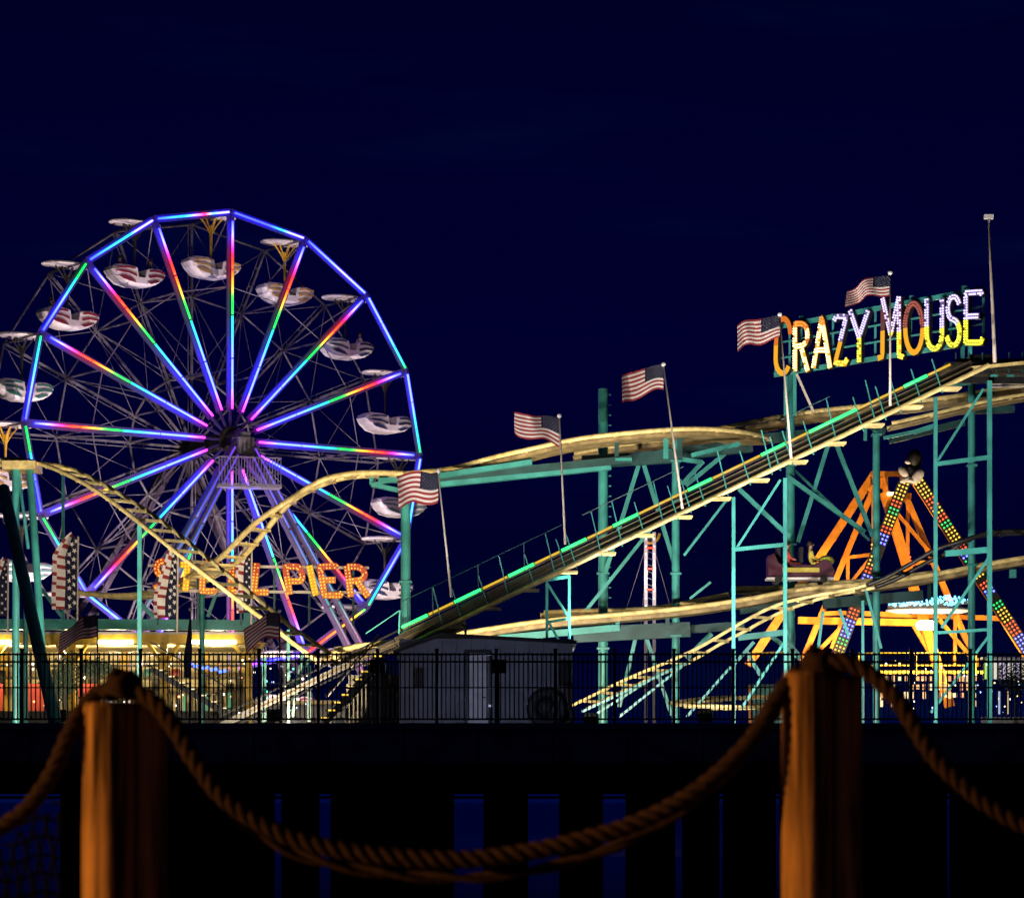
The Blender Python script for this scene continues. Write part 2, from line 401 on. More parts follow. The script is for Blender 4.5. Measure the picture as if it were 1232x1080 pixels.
for k in range(-8, 8):
    # front spoke: wide channel added behind the tube to catch its light as a halo
    p = wp(k, .55, .05); q = wp(k, R-.1, 0)
    b = MB(); side = (q-p).cross(A).normalized()
    pc_ = wp(k, 1.42, .05); b.beam(p, pc_, .11, .12, side); b.beam(pc_, q, .38, .05, side)
    for s_ in (-1, 1):
        b.beam(pc_+side*.17*s_+A*.03, q+side*.17*s_+A*.03, .05, .05, side)
    for i in range(2, 14):
        c = p.lerp(q, i/14); b.beam(c-side*.17+A*.03, c+side*.17+A*.03, .04, .04, A)
    sp = b.build('spoke', M['channel'], wheel, p)
    led_line(wp(k, 1.45, -.16), wp(k, R-.42, -.2), grad(SP, 40), .048, 'light_tube', sp)
    # front rim segment with its tube and an added halo strip
    p = wp(k, R); q = wp(k+1, R); b = MB(); b.tube([p, q], .07, 6); b.beam(p-A*.04, q-A*.04, .03, .36, A)
    pi = wp(k, R-.55); qi = wp(k+1, R-.55)
    rs = b.build('rim_segment', M['channel'], wheel, p)
    led_line(p.lerp(q, .035)-A*.14, q.lerp(p, .035)-A*.14, grad(RIM.get(k, RIM[4]), 20), .048, 'light_tube', rs, (.36, .7))
    # rear rim, rear spokes and the ties between the two sides
    b = MB(); b.tube([wp(k, R, WW), wp(k+1, R, WW)], .055, 6); b.build('rim_segment', M['grey'], wheel)
    b = MB(); e = wp(k, .6, WW); f_ = wp(k, R, WW); sd = (f_-e).cross(A).normalized()
    b.beam(e, f_, .10, .10, sd); b.beam(e+sd*.2, f_+sd*.2, .04, .04, sd)
    for i in range(1, 10): c = e.lerp(f_, i/10); b.beam(c, c+sd*.2, .03, .03, A)
    b.build('spoke', M['grey'], wheel)
    b = MB()
    b.beam(wp(k, R, 0), wp(k, R, WW), .08, .08); b.build('axle_beam', M['grey'], wheel)
    b = MB()
    for r_ in (3.4, 7.3): b.beam(wp(k, r_, 0), wp(k, r_, WW), .07, .07)
    b.beam(wp(k, 3.4, 0), wp(k, 7.3, WW), .045, .045); b.beam(wp(k, 7.3, WW), wp(k, R, 0), .045, .045)
    b.build('cross_tie', M['grey'], wheel)['kind'] = 'stuff'
    b = MB()      # chord braces between neighbouring spokes on the rear side, and bracing rods
    b.tube([wp(k, 7.3, WW), wp(k+1, 7.3, WW)], .05, 6); b.tube([wp(k, 3.4, WW), wp(k+1, 3.4, WW)], .06, 6)
    b.tube([wp(k, 7.3, WW), wp(k+1, R, WW)], .022, 5); b.tube([wp(k+1, 7.3, WW), wp(k, R, WW)], .022, 5)
    b.tube([wp(k, 3.4, WW), wp(k+1, 7.3, WW)], .022, 5); b.tube([wp(k+1, 3.4, WW), wp(k, 7.3, WW)], .022, 5)
    b.tube([wp(k, 7.3, .1), wp(k+1, 7.3, .1)], .03, 5)
    b.build('bracing', M['grey'], wheel)['kind'] = 'stuff'
b = MB(); b.tube([HUB-A*1.3, HUB-A*1.0, HUB-A*.5, HUB+A*(WW+.5), HUB+A*(WW+1.3)], [.3, .42, .42, .42, .3], 16)
b.tube([HUB-A*.08, HUB+A*.12], .62, 24); b.tube([HUB+A*(WW-.1), HUB+A*(WW+.1)], .62, 24)
b.build('hub', M['dark'], wheel)
# support legs outside both rims, with dim coloured strips on their edges
LG = [(0, (.45, .12, 1.6)), (.15, (.15, .15, 1.8)), (.4, (.05, .45, 1.2)), (.5, (.06, .8, .8)), (.62, (.7, .1, .5)), (.75, (.9, .08, .7)), (.9, (.35, .06, 1.4)), (1, (.1, .1, 1.5))]
for a_, front in ((-1.15, True), (WW+1.15, False)):
    for s_ in (-1, 1):
        top = HUB+A*a_+ZV*.1; bot = HUB+A*(a_-(.6 if front else -.6))+U*(s_*9.3); bot.z = DZ
        d = (bot-top).normalized(); sd = d.cross(A).normalized()
        b = MB()
        for e in (-1, 1): b.beam(top+sd*.14*e, bot+sd*.42*e, .26, .3, sd)
        for i in range(1, 9):
            c = top.lerp(bot, i/9); ww = .14+.28*i/9; b.beam(c-sd*ww, c+sd*ww, .12, .12, A)
        lg = b.build('support_leg', M['leg'], wheel)
        if front:
            for e in (-1, 1):
                led_line(top.lerp(bot, .04)+sd*(.16*e)-A*.19, bot.lerp(top, .02)+sd*(.41*e)-A*.19, [tuple(v*.55 for v in c) for c in grad(LG, 20)], .045, 'light_strip', lg, (.25, .5, .75))
# pillow block, service platform with white railing
b = MB(); c = HUB-A*1.15; b.boxf(c-ZV*.45, U*.42, A*.35, ZV*.45); b.boxf(c+ZV*.12, U*.24, A*.3, ZV*.12); b.build('bearing_block', M['grey'], wheel)
pc = P(299, 586, 136.2); pu = Vector((1, .25, 0)).normalized(); pv = Vector((-.25, 1, 0)).normalized()
b = MB(); b.boxf(pc, pu*1.5, pv*.5, ZV*.05); b.build('service_platform', M['grey'], wheel)
rl = MB()
for v_ in (-.48,):
    for i in range(23):
        c = pc+pu*(-1.45+2.9*i/22)+pv*v_; rl.beam(c, c+ZV*1.35, .03, .03, A)
    for h in (.1, 1.35): rl.beam(pc-pu*1.47+pv*v_+ZV*h, pc+pu*1.47+pv*v_+ZV*h, .045, .045)
for e in (-1.47, 1.47):
    for h in (.1, 1.35): rl.beam(pc+pu*e-pv*.48+ZV*h, pc+pu*e+pv*.48+ZV*h, .045, .045)
rl.build('railing', M['grey'], wheel)

# gondolas --------------------------------------------------------
GC = {'maroon': (.24, .03, .06), 'tan': (.55, .36, .16), 'navy': (.04, .05, .14), 'green': (.05, .22, .16), 'teal': (.16, .30, .32)}
GM = {k: mat('gondola_'+k+'_paint', v, .35, 0, .1, 3) for k, v in GC.items()}
def flat(b, poly, v0, v1):     # extrude an outline (u,z) from v0 to v1 along the axle
    i = len(b.v); n = len(poly)
    for v_ in (v0, v1):
        for (u, z) in poly: b.vert(U*u+A*v_+ZV*z)
    b.face([i+j for j in range(n)]); b.face([i+n+j for j in range(n)][::-1])
    for j in range(n): b.face((i+j, i+n+j, i+n+(j+1) % n, i+(j+1) % n))
HULL = [(-1.5, .55), (-1.42, .74), (-1.15, .88), (-.55, .88), (-.2, .80), (-.12, .2), (.36, .2), (.44, .72), (.62, .80), (1.05, .82), (1.36, .74), (1.5, .5), (1.35, .22), (.95, -.08), (.4, -.22), (-.4, -.22), (-.95, -.10), (-1.35, .26)]
def gondola_meshes(mk):
    g = {}
    b = MB(); n = len(HULL); rings = []
    for v_, s_ in ((-.62, .80), (-.56, .93), (-.42, 1), (.42, 1), (.56, .93), (.62, .80)):
        rings.append([b.vert(U*(u*s_)+A*v_+ZV*(.34+(z-.34)*s_)) for u, z in HULL])
    for r0, r1 in zip(rings, rings[1:]):
        for j in range(n): b.face((r0[j], r1[j], r1[(j+1) % n], r0[(j+1) % n]))
    # end caps fanned from the centre because the outline is concave
    b.face(rings[0]); b.face(rings[-1][::-1])
    g['tub'] = b.mesh('tub', M['white'])
    b = MB()
    g['trims'] = []
    for pl_ in ([(-1.34, .62), (-1.1, .72), (-.6, .76), (-.3, .74), (-.3, .64), (-.65, .66), (-1.0, .62)], [(-1.42, .44), (-1.1, .52), (-.7, .50), (-.22, .36), (-.22, .24), (-.6, .38), (-1.0, .40)],
                [(-1.15, .20), (-.85, .26), (-.45, .12), (-.25, -.08), (-.6, -.02), (-.95, .06)], [(.52, .66), (.8, .72), (1.36, .64), (1.36, .54), (.8, .60), (.52, .56)], [(.45, .34), (.85, .44), (1.38, .40), (1.3, .30), (.9, .32), (.5, .22)], [(.4, -.02), (.8, .14), (1.15, .12), (.9, .02), (.6, -.1)]):
        tb_ = MB(); flat(tb_, pl_, -.66, -.60); g['trims'].append(tb_.mesh('trim_stripe', GM[mk]))
    b = MB(); n = 20; prof = [(.16, .0), (.9, .05), (1.28, .02), (1.33, .08), (1.2, .16), (.5, .24), (.05, .26)]
    rg = [[b.vert(U*(r_*math.cos(2*PI*j/n))+A*(r_*.62*math.sin(2*PI*j/n))+ZV*z) for j in range(n)] for r_, z in prof]
    for r0, r1 in zip(rg, rg[1:]):
        for j in range(n): b.face((r0[j], r0[(j+1) % n], r1[(j+1) % n], r1[j]))
    b.face(rg[0][::-1]); b.face(rg[-1]); b.smooth = True
    g['canopy'] = b.mesh('canopy', M['white'])
    b = MB(); b.tube([ZV*-1.95, ZV*-1.0, ZV*-.35], [.05, .07, .10], 8)
    for s_ in (-1, 1):
        for u in (.28, .62): b.tube(smooth([ZV*-.85, U*(s_*u*.3)+ZV*-.5, U*(s_*u*.75)+ZV*-.15, U*(s_*u)+ZV*.03], 3), .04, 6)
        b.tube([ZV*-.5+A*.02, A*(s_*.5)+ZV*0], .035, 6)
    g['mast'] = b.mesh('mast', M['yellow'] if mk == 'tan' else M['dark'])
    b = MB()
    for s_ in (-1, 1): b.boxf(U*(s_*.85)+ZV*.3, U*.25, A*.5, ZV*.05)
    b.boxf(U*.12+ZV*.24, U*.25, A*.5, ZV*.03)
    g['bench'] = b.mesh('bench', M['dark'])
    return g
GD = {k: gondola_meshes(k) for k in GC}
GCOL = {-1: 'maroon', -2: 'maroon', -3: 'green', -4: 'tan', 0: 'tan', 1: 'tan', 2: 'navy', 3: 'navy', 4: 'teal', 5: 'navy', 6: 'teal', 7: 'maroon', -8: 'green', -7: 'navy', -6: 'maroon', -5: 'teal'}
GLAB = {0: 'white and tan gondola with a yellow mast hanging at the very top of the wheel', 1: 'white and tan gondola with a yellow mast, next right of the topmost one',
        2: 'white gondola with navy stripes and a rider, upper right of the wheel', 3: 'white gondola with navy stripes at the right, level above the hub',
        4: 'white gondola with grey green stripes partly behind the flag by the teal column', 5: 'gondola low on the right side, its canopy beside the teal column',
        6: 'gondola behind the last letter of the low orange sign', 7: 'gondola low on the wheel behind the letters right of centre',
        -1: 'white and maroon gondola, next left of the topmost one', -2: 'white and maroon gondola at the upper left with a rider showing',
        -3: 'white gondola with dark green stripes at the far left edge of the photo', -4: 'gondola at the left edge level with the hub, behind the coaster hump',
        -5: 'gondola at the lower left edge behind the coaster leg', -6: 'gondola low at the left behind the stars and stripes banner',
        -7: 'gondola near the wheel foot behind the first letter of the low sign', -8: 'lowest gondola at the foot of the wheel'}
GPOS = {}
for k in range(-8, 8):
    c = wp(k, R, WW/2); g = GD[GCOL[k]]
    t = thing('gondola', c, GLAB[k], 'gondola', 'gondolas hanging on the ferris wheel')
    place(g['canopy'], 'canopy', c+ZV*.02, t); place(g['mast'], 'mast', c, t)
    tb = place(g['tub'], 'tub', c-ZV*2.70, t, None, (.95, .95, .86)); [place(m_, 'trim_stripe', c-ZV*2.70, tb) for m_ in g['trims']]; place(g['bench'], 'bench', c-ZV*2.70, tb)
    GPOS[k] = c-ZV*2.75

# seated people -----------------------------------------------------
def skin_mesh(name, joints, edges, radii, m, root=0):
    me = bpy.data.meshes.new(name); me.from_pydata(joints, edges, []); o = bpy.data.objects.new(name, me); COL.objects.link(o)
    md = o.modifiers.new('s', 'SKIN')
    for i, r_ in enumerate(radii): me.skin_vertices[0].data[i].radius = (r_, r_*.85)
    me.skin_vertices[0].data[root].use_root = True
    sb = o.modifiers.new('b', 'SUBSURF'); sb.levels = 1; sb.render_levels = 1
    dg = bpy.context.evaluated_depsgraph_get(); out = bpy.data.meshes.new_from_object(o.evaluated_get(dg))
    bpy.data.objects.remove(o); out.name = name; out.materials.clear()
    return out
J = [(0, 0, .12), (0, 0, .38), (0, 0, .56), (0, 0, .66), (0, 0, .76), (0, 0, .88),
     (.18, 0, .55), (.24, -.08, .32), (.14, -.30, .26), (-.18, 0, .55), (-.24, -.08, .32), (-.14, -.30, .26),
     (.1, -.05, .10), (.13, -.45, .12), (.13, -.47, -.28), (-.1, -.05, .10), (-.13, -.45, .12), (-.13, -.47, -.28)]
E_ = [(0, 1), (1, 2), (2, 3), (3, 4), (4, 5), (2, 6), (6, 7), (7, 8), (2, 9), (9, 10), (10, 11), (0, 12), (12, 13), (13, 14), (0, 15), (15, 16), (16, 17)]
RR = [.15, .15, .13, .055, .10, .085, .07, .05, .035, .07, .05, .035, .09, .075, .05, .09, .075, .05]
pbody = skin_mesh('seated_body', J, E_, RR, None)
CLOTH = {n_: mat('cloth_'+n_, c, .85, 0, .15, 8) for n_, c in dict(red=(.5, .06, .05), yellow=(.65, .55, .10), white=(.7, .68, .66), blue=(.08, .12, .35), purple=(.25, .08, .25)).items()}
HAIR = mat('dark_hair', (.03, .02, .015), .6, 0, .3, 12)
def person(loc, yaw, cloth, label, hair=True):
    me = pbody.copy(); me.materials.append(CLOTH[cloth]); me.materials.append(M['skin'])
    for p in me.polygons:
        c = p.center; p.material_index = 1 if (c.z > .62 or (c.y < -.22 and c.z > .2)) else 0; p.use_smooth = True
    t = place(me, 'person', loc, None, Quaternion((0, 0, 1), yaw)); tag(t, label, 'person')
    b = MB(); b.smooth = True; b.ball((0, .025, .84), .105, .11, .115, 10, 6)
    h = bpy.data.objects.new('hair', b.mesh('hair', HAIR)); COL.objects.link(h); h.parent = t
    b = MB(); b.ball((0, -.105, .80), .018, .025, .02, 6, 4)
    h = bpy.data.objects.new('nose', b.mesh('nose', M['skin'])); COL.objects.link(h); h.parent = t
    return t
for k, du, s_, cl, lab in ((2, .85, -1, 'white', 'rider in white on the right bench of the upper right navy striped gondola'),
                           (2, -.8, 1, 'blue', 'rider in blue on the left bench of the upper right navy striped gondola'),
                           (-2, -.85, 1, 'white', 'rider in a pale top in the upper left maroon striped gondola'),
                           (-1, -.8, 1, 'red', 'rider on the left bench of the maroon gondola next to the topmost'),
                           (-1, .85, -1, 'blue', 'rider on the right bench of the maroon gondola next to the topmost')):
    person(GPOS[k]+U*du+ZV*.34, TH+s_*PI/2, cl, lab)

# ------------------------------------------------------------------ roller coaster
rc = thing('roller_coaster', P(813, 0, 104)*Vector((1, 1, 0)).length if False else Vector((P(813, 0, 104).x, 104, DZ)),
           'steel roller coaster with cream tracks on teal columns and a long straight lift hill', 'roller coaster')
def lat(pts, i):
    a = pts[max(i-1, 0)]; b_ = pts[min(i+1, len(pts)-1)]; t = b_-a; t.z = 0
    return Vector((-t.y, t.x, 0)).normalized(), (b_-a).normalized()
def track(pts, gauge=1.1, r=.075, tie=.9, m='cream', pan=0, bank=0, tiew=.1, spine=None, n=6):
    """pts: (px,py,d). Two pipe rails, ties between them, an optional plate under them and a box spine."""
    c = smooth([P(*p) for p in pts], n); A1 = []; B1 = []
    for i in range(len(c)):
        s_, t = lat(c, i); up = s_.cross(t); up = up if up.z > 0 else -up
        off = s_*gauge/2+Vector((0, 0, bank/2)); A1.append(c[i]+off); B1.append(c[i]-off)
    b = MB(); b.smooth = True; b.tube(A1, r, 8); b.tube(B1, r, 8); tr = b.build('track', M[m], rc)
    if pan:
        b = MB(); h = pan
        for i in range(len(c)-1):
            s0, t0 = lat(c, i); s1, t1 = lat(c, i+1)
            a0, a1, b0, b1 = A1[i]-s0*.12, A1[i+1]-s1*.12, B1[i]+s0*.12, B1[i+1]+s1*.12
            q = [x-Vector((0, 0, z)) for z in (.09, .09+h) for x in (a0, a1, b1, b0)]
            k = len(b.v)
            for x in q: b.vert(x)
            for f_ in ((0, 1, 2, 3), (7, 6, 5, 4), (0, 4, 5, 1), (3, 2, 6, 7)): b.face([k+y for y in f_])
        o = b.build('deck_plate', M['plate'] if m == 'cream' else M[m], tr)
    if tie:
        acc = 0
        for i in range(len(c)-1):
            seg = (c[i+1]-c[i]).length
            acc += seg
            while acc > tie:
                acc -= tie; f_ = 1-acc/seg if seg else 0
                pa = A1[i].lerp(A1[i+1], f_); pb = B1[i].lerp(B1[i+1], f_)
                z = Vector((0, 0, .05)); bar('tie', pa-z, pb-z, tiew, .09, M[m], tr)
    if spine:
        b = MB(); dz = Vector((0, 0, spine[1]))
        for i in range(len(c)-1): b.beam(c[i]-dz, c[i+1]-dz, spine[0], spine[0]*.9)
        b.build('spine', M[spine[2]], tr)
    return c
# left hump dropping to the lower right
track([(-40, 562, 99), (0, 556, 98.5), (45, 556, 98), (90, 570, 97), (160, 612, 95.5), (250, 683, 93), (320, 738, 91.5), (352, 763, 91), (400, 798, 90)], 1.15, .075, .75, 'cream', n=5)
# dip and hill behind it
track([(100, 713, 115), (140, 717, 114), (180, 715, 113), (225, 702, 111), (262, 681, 107.5), (282, 667, 106.5), (325, 622, 105.5), (375, 586, 105.5), (425, 571, 105.5), (500, 572, 106)], .95, .11, .8, 'cream', tiew=.42, n=5)
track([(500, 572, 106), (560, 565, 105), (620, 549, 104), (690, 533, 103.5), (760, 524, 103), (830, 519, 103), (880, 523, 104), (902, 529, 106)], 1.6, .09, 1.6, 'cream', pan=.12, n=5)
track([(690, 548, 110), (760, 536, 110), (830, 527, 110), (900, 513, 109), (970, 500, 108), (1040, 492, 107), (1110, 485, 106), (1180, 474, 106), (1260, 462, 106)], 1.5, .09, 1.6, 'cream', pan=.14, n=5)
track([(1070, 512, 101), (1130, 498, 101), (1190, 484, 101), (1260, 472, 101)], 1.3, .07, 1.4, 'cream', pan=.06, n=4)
# low runs
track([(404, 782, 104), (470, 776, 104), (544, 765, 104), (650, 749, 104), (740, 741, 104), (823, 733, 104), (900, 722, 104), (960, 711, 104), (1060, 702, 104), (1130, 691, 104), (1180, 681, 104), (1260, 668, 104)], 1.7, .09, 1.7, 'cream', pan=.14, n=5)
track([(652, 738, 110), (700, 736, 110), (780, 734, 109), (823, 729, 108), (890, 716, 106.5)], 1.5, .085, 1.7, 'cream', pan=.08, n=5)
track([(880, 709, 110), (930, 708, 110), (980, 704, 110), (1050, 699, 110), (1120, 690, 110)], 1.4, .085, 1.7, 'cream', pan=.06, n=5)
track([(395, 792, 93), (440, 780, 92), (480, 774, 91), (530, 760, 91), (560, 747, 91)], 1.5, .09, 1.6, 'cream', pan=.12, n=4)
track([(694, 852, 104), (760, 820, 102), (823, 793, 100), (880, 762, 99), (930, 735, 98), (975, 720, 97), (1030, 709, 96.5), (1048, 705, 96.3)], 1.0, .06, .9, 'cream', n=5)
track([(1048, 705, 96.3), (1075, 694, 96), (1115, 672, 95.5), (1150, 655, 95), (1190, 642, 95), (1260, 640, 95)], 1.0, .075, 1.2, 'black', n=5)  # unlit upper end of the cream track, its shade put in as black
track([(826, 845, 100), (870, 839, 104), (920, 838, 106), (950, 842, 104), (920, 849, 100), (860, 850, 97), (826, 845, 100)], 1.2, .06, 1.2, 'cream', n=5)
# lift hill
LD = 89.0
def ly(x): return 755-(x-482)*.4789
def L(x, dy, dd=0): return P(x, ly(x)+dy, LD+dd)
lp, lq = L(265, 14, .0), L(1168, 14, .0)
lp = L(476, 14)
b = MB(); b.beam(lp, lq, .06, .26, Vector((0, 1, 0))); b.beam(L(476, 14, 1.1), L(1168, 14, 1.1), .06, .26, Vector((0, 1, 0)))
b.beam(L(476, 19, .55), L(1168, 19, .55), 1.0, .05, Vector((0, 1, 0)))
lift = b.build('lift_trough', M['dark'], rc)
b = MB(); b.beam(L(265, 14), L(475, 14), .06, .2, Vector((0, 1, 0))); b.beam(L(265, 14, 1.1), L(475, 14, 1.1), .06, .2, Vector((0, 1, 0))); b.build('entry_trough', M['black'], rc)
b = MB(); b.tube([L(480, 7.5, -.1), L(1168, 7.5, -.1)], .018, 6); b.build('chain_guide', M['dull'], lift)
b = MB(); b.tube([L(480, 14.5, -.1), L(1168, 14.5, -.1)], .03, 6); b.tube([L(300, 14, -.1), L(480, 14.5, -.1)], .025, 6); b.build('guide_rail', M['dull'], lift)
b = MB(); b.tube([L(486, 25, -.12), L(1190, 23, -.12)], .075, 8); b.build('support_rail', M['cream'], lift)
b = MB(); b.tube([L(265, 2, 0), L(480, 2, 0)], .035, 6); b.build('guide_rail', M['black'], lift)
b = MB(); b.tube([L(285, 22, 0), L(480, 22, 0)], .035, 6); b.build('guide_rail', M['black'], lift)
LG_ = emi('green_led_tube', (.05, 1.6, .32), 1.3); LY_ = emi('yellow_led_tube', (1.0, .62, .03), .8)
segs = [(482.6, 515, 1), (515, 546, 0), (546, 579, 1), (579, 611, 0), (611, 643, 1), (643, 675, 0), (675, 706, 1), (706, 737, 0), (737, 768, 1), (768, 827, 0), (827, 857, 1), (857, 915, 0), (915, 945, 1), (945, 973, 0), (973, 1031, 1), (1031, 1087, 0), (1087, 1116, 1), (1116, 1144, 0)]
for a_, c_, g_ in segs:
    b = MB(); b.smooth = True; b.tube([L(a_+.6, 0, -.12), L(c_-.6, 0, -.12)], .048 if g_ else .034, 8)
    b.build('light_tube', LG_ if g_ else LY_, lift)
b = MB(); b.beam(L(480, 3, .0), L(1146, 3, .0), .05, .07, Vector((0, 1, 0))); b.build('light_channel', M['dull'], lift)
for x in [530, 553, 585, 609, 640, 665, 678, 690, 720, 745, 772, 795, 812, 828, 845, 872, 899, 925, 935, 950, 975, 1003, 1035, 1050, 1062, 1080, 1105, 1130]:
    top = -30 if x in (530, 609, 665, 720, 745, 795, 872, 925, 1003, 1050) else -17
    p = L(x-9, top+9*.0, -.14); q = L(x+4, 30, -.14)
    bar('stanchion', p, q, .035, .035, M['teal'], lift)
for x in range(500, 1150, 46):
    c = L(x, 30, .2); b = MB(); b.box(c, .55, .8, .05); b.build('cross_plate', M['cream'], lift)
for (xa, xb, dy) in ((484, 676, -31), (700, 822, -31), (940, 998, -31)):
    b = MB(); b.tube([L(xa, dy, -.14), L(xb, dy, -.14)], .016, 6); b.build('handrail', M['dteal'], lift)
for x in (490, 520, 575, 630): bar('handrail_post', L(x, -31, -.14), L(x+1, 4, -.14), .03, .03, M['dteal'], lift)
bar('handrail_post', P(481, 734, LD-.14), P(480, 762, LD-.14), .05, .05, M['teal'], lift)
bar('handrail', P(481, 734, LD-.14), P(440, 762, LD-.14), .03, .03, M['teal'], lift)

# columns: (px, top, bottom py or None for deck, depth, width px, material)
_cyl = MB(); _cyl.smooth = True; _cyl.tube([(-.5, 0, 0), (.5, 0, 0)], .5, 14); _cm = {}
def pipe(name, p, q, d_, m, parent):
    if m.name not in _cm: _cm[m.name] = _cyl.mesh('unit_pipe_'+m.name, m)
    p = Vector(p); q = Vector(q); d = q-p; up = Vector((0, 0, 1)) if abs(d.normalized().z) < .95 else Vector((0, 1, 0))
    return place(_cm[m.name], name, (p+q)/2, parent, quat_to(d, up), (d.length, d_, d_))
def colm(px, top, bot, d, wpx, m='teal', px2=None):
    p = P(px, top, d); q = P(px if px2 is None else px2, bot if bot else 900, d)
    if bot is None: q.z = DZ
    w_ = wpx*.9/F*d
    o = (pipe if wpx > 6.5 else lambda n_, a, b_, c, m_, r_: bar(n_, a, b_, c, c, m_, r_))('column', p, q, w_, M[m], rc)
    return p, q, w_
for a in ((725.5, 468, None, 106, 13), (813, 518, None, 105, 10.5), (488, 576, None, 106, 13), (951, 450, None, 106, 12), (1054.5, 508, None, 105, 10), (1169, 458, None, 103, 10),
          (168, 628, None, 94.5, 5.5), (347, 757, None, 92, 4), (19, 562, None, 97, 10), (243, 693, None, 116, 7), (31, 700, None, 116, 7),
          (882.5, 598, None, 91, 4.6), (944.5, 575, None, 91, 5), (1125.5, 478, None, 91, 5), (1190.5, 458, None, 91, 6), (1038, 722, None, 96, 3.6),
          (658, 700, None, 91, 3.6), (685, 693, None, 91, 3.6), (560, 752, None, 91, 3.4), (76, 560, 780, 118, 4)):
    colm(*a)
# flange plates on the big columns
for px, ys, d, wp_ in ((725.5, (560, 690, 780), 106, 15), (813, (555, 690, 765), 105, 13), (488, (700,), 106, 15), (951, (560, 655), 106, 14), (1054.5, (523, 690), 105, 12), (1169, (560, 680), 103, 12)):
    for y in ys: boxo('flange', P(px, y, d), wp_/F*d, wp_/F*d, .07, M['teal'], rc)
# ladder rungs up the tall column
for i in range(22): 
    y = 475+i*12.2; c = P(733.8, y, 105.8); boxo('rung', c, .09, .22, .03, M['teal'], rc)
for p, q, wv, m in [
    ((36, 566, 97), (52, 800, 94), 9, 'teal'), ((4, 588, 90), (66, 866, 82.5), 15, 'teal'), ((22, 566, 97), (34, 660, 97), 4, 'teal')]:
    P1, P2 = P(*p), P(*q); pipe('column', P1, P2, wv/F*p[2], M[m], rc)
boxo('column_head', P(27, 562, 97.5), 1.1, 1.5, .28, M['cream'], rc)
BR = [  # x1,y1,x2,y2,d,width px
 (770, 554, 728, 690, 105.5, 5), (773, 554, 812, 680, 105.5, 5), (784, 635, 706, 733, 104, 4), (872, 546, 825, 584, 106, 5), (846, 555, 820, 583, 106, 5),
 (876, 599, 823, 668, 98, 3), (889, 588, 950, 646, 100, 5), (939, 577, 885, 661, 91, 3), (883, 661, 943, 655, 91, 4.5), (947, 573, 1041, 640, 105.6, 5), (952, 562, 1046, 650, 106.4, 3),
 (996, 536, 960, 652, 105.8, 5), (1006, 534, 1050, 645, 105.4, 5), (1127, 558, 1190, 550, 91, 5), (1183, 468, 1127, 556, 91, 3), (1137, 666, 1191, 661, 91.3, 7),
 (1190, 670, 1133, 755, 91, 3.4), (1128, 761, 1191, 757, 91, 3.5), (1191, 763, 1120, 857, 91, 3), (888, 767, 948, 760, 100, 7), (945, 770, 892, 852, 91.2, 3.2), (879, 802, 826, 862, 98, 3),
 (907, 772, 884, 798, 100, 4), (765, 766, 745, 850, 105.5, 4.5), (777, 765, 808, 860, 105.5, 4.5), (856, 762, 826, 792, 106, 6), (898, 784, 915, 812, 100, 5), (946, 770, 964, 792, 104, 5), (928, 765, 962, 792, 104, 5),
 (658, 701, 684, 742, 91, 3), (648, 699, 686, 693, 91, 4), (658, 748, 684, 744, 91, 3), (660, 748, 675, 775, 91, 3), (265, 700, 250, 742, 116, 4), (50, 708, 77, 745, 116, 4), (165, 722, 187, 744, 116, 5),
 (765, 545, 845, 556, 105, 5), (985, 535, 1010, 532, 100, 4), (1063, 527, 1120, 515, 104, 4), (1042, 710, 1060, 780, 96, 3), (990, 735, 982, 800, 96, 3.4), (1010, 733, 1021, 765, 96, 3.4), (855, 700, 830, 720, 103, 3),
 (700, 856, 830, 795, 100, 3), (712, 862, 800, 806, 101, 3), (745, 862, 822, 800, 99, 3), (365, 780, 352, 862, 93, 3.5), (318, 790, 318, 868, 94, 5), (375, 790, 352, 822, 95, 4), (372, 800, 372, 868, 96, 4)]
for x1, y1, x2, y2, d, wv in BR:
    bar('brace', P(x1, y1, d), P(x2, y2, d), wv/F*d, wv/F*d, M['teal'], rc)
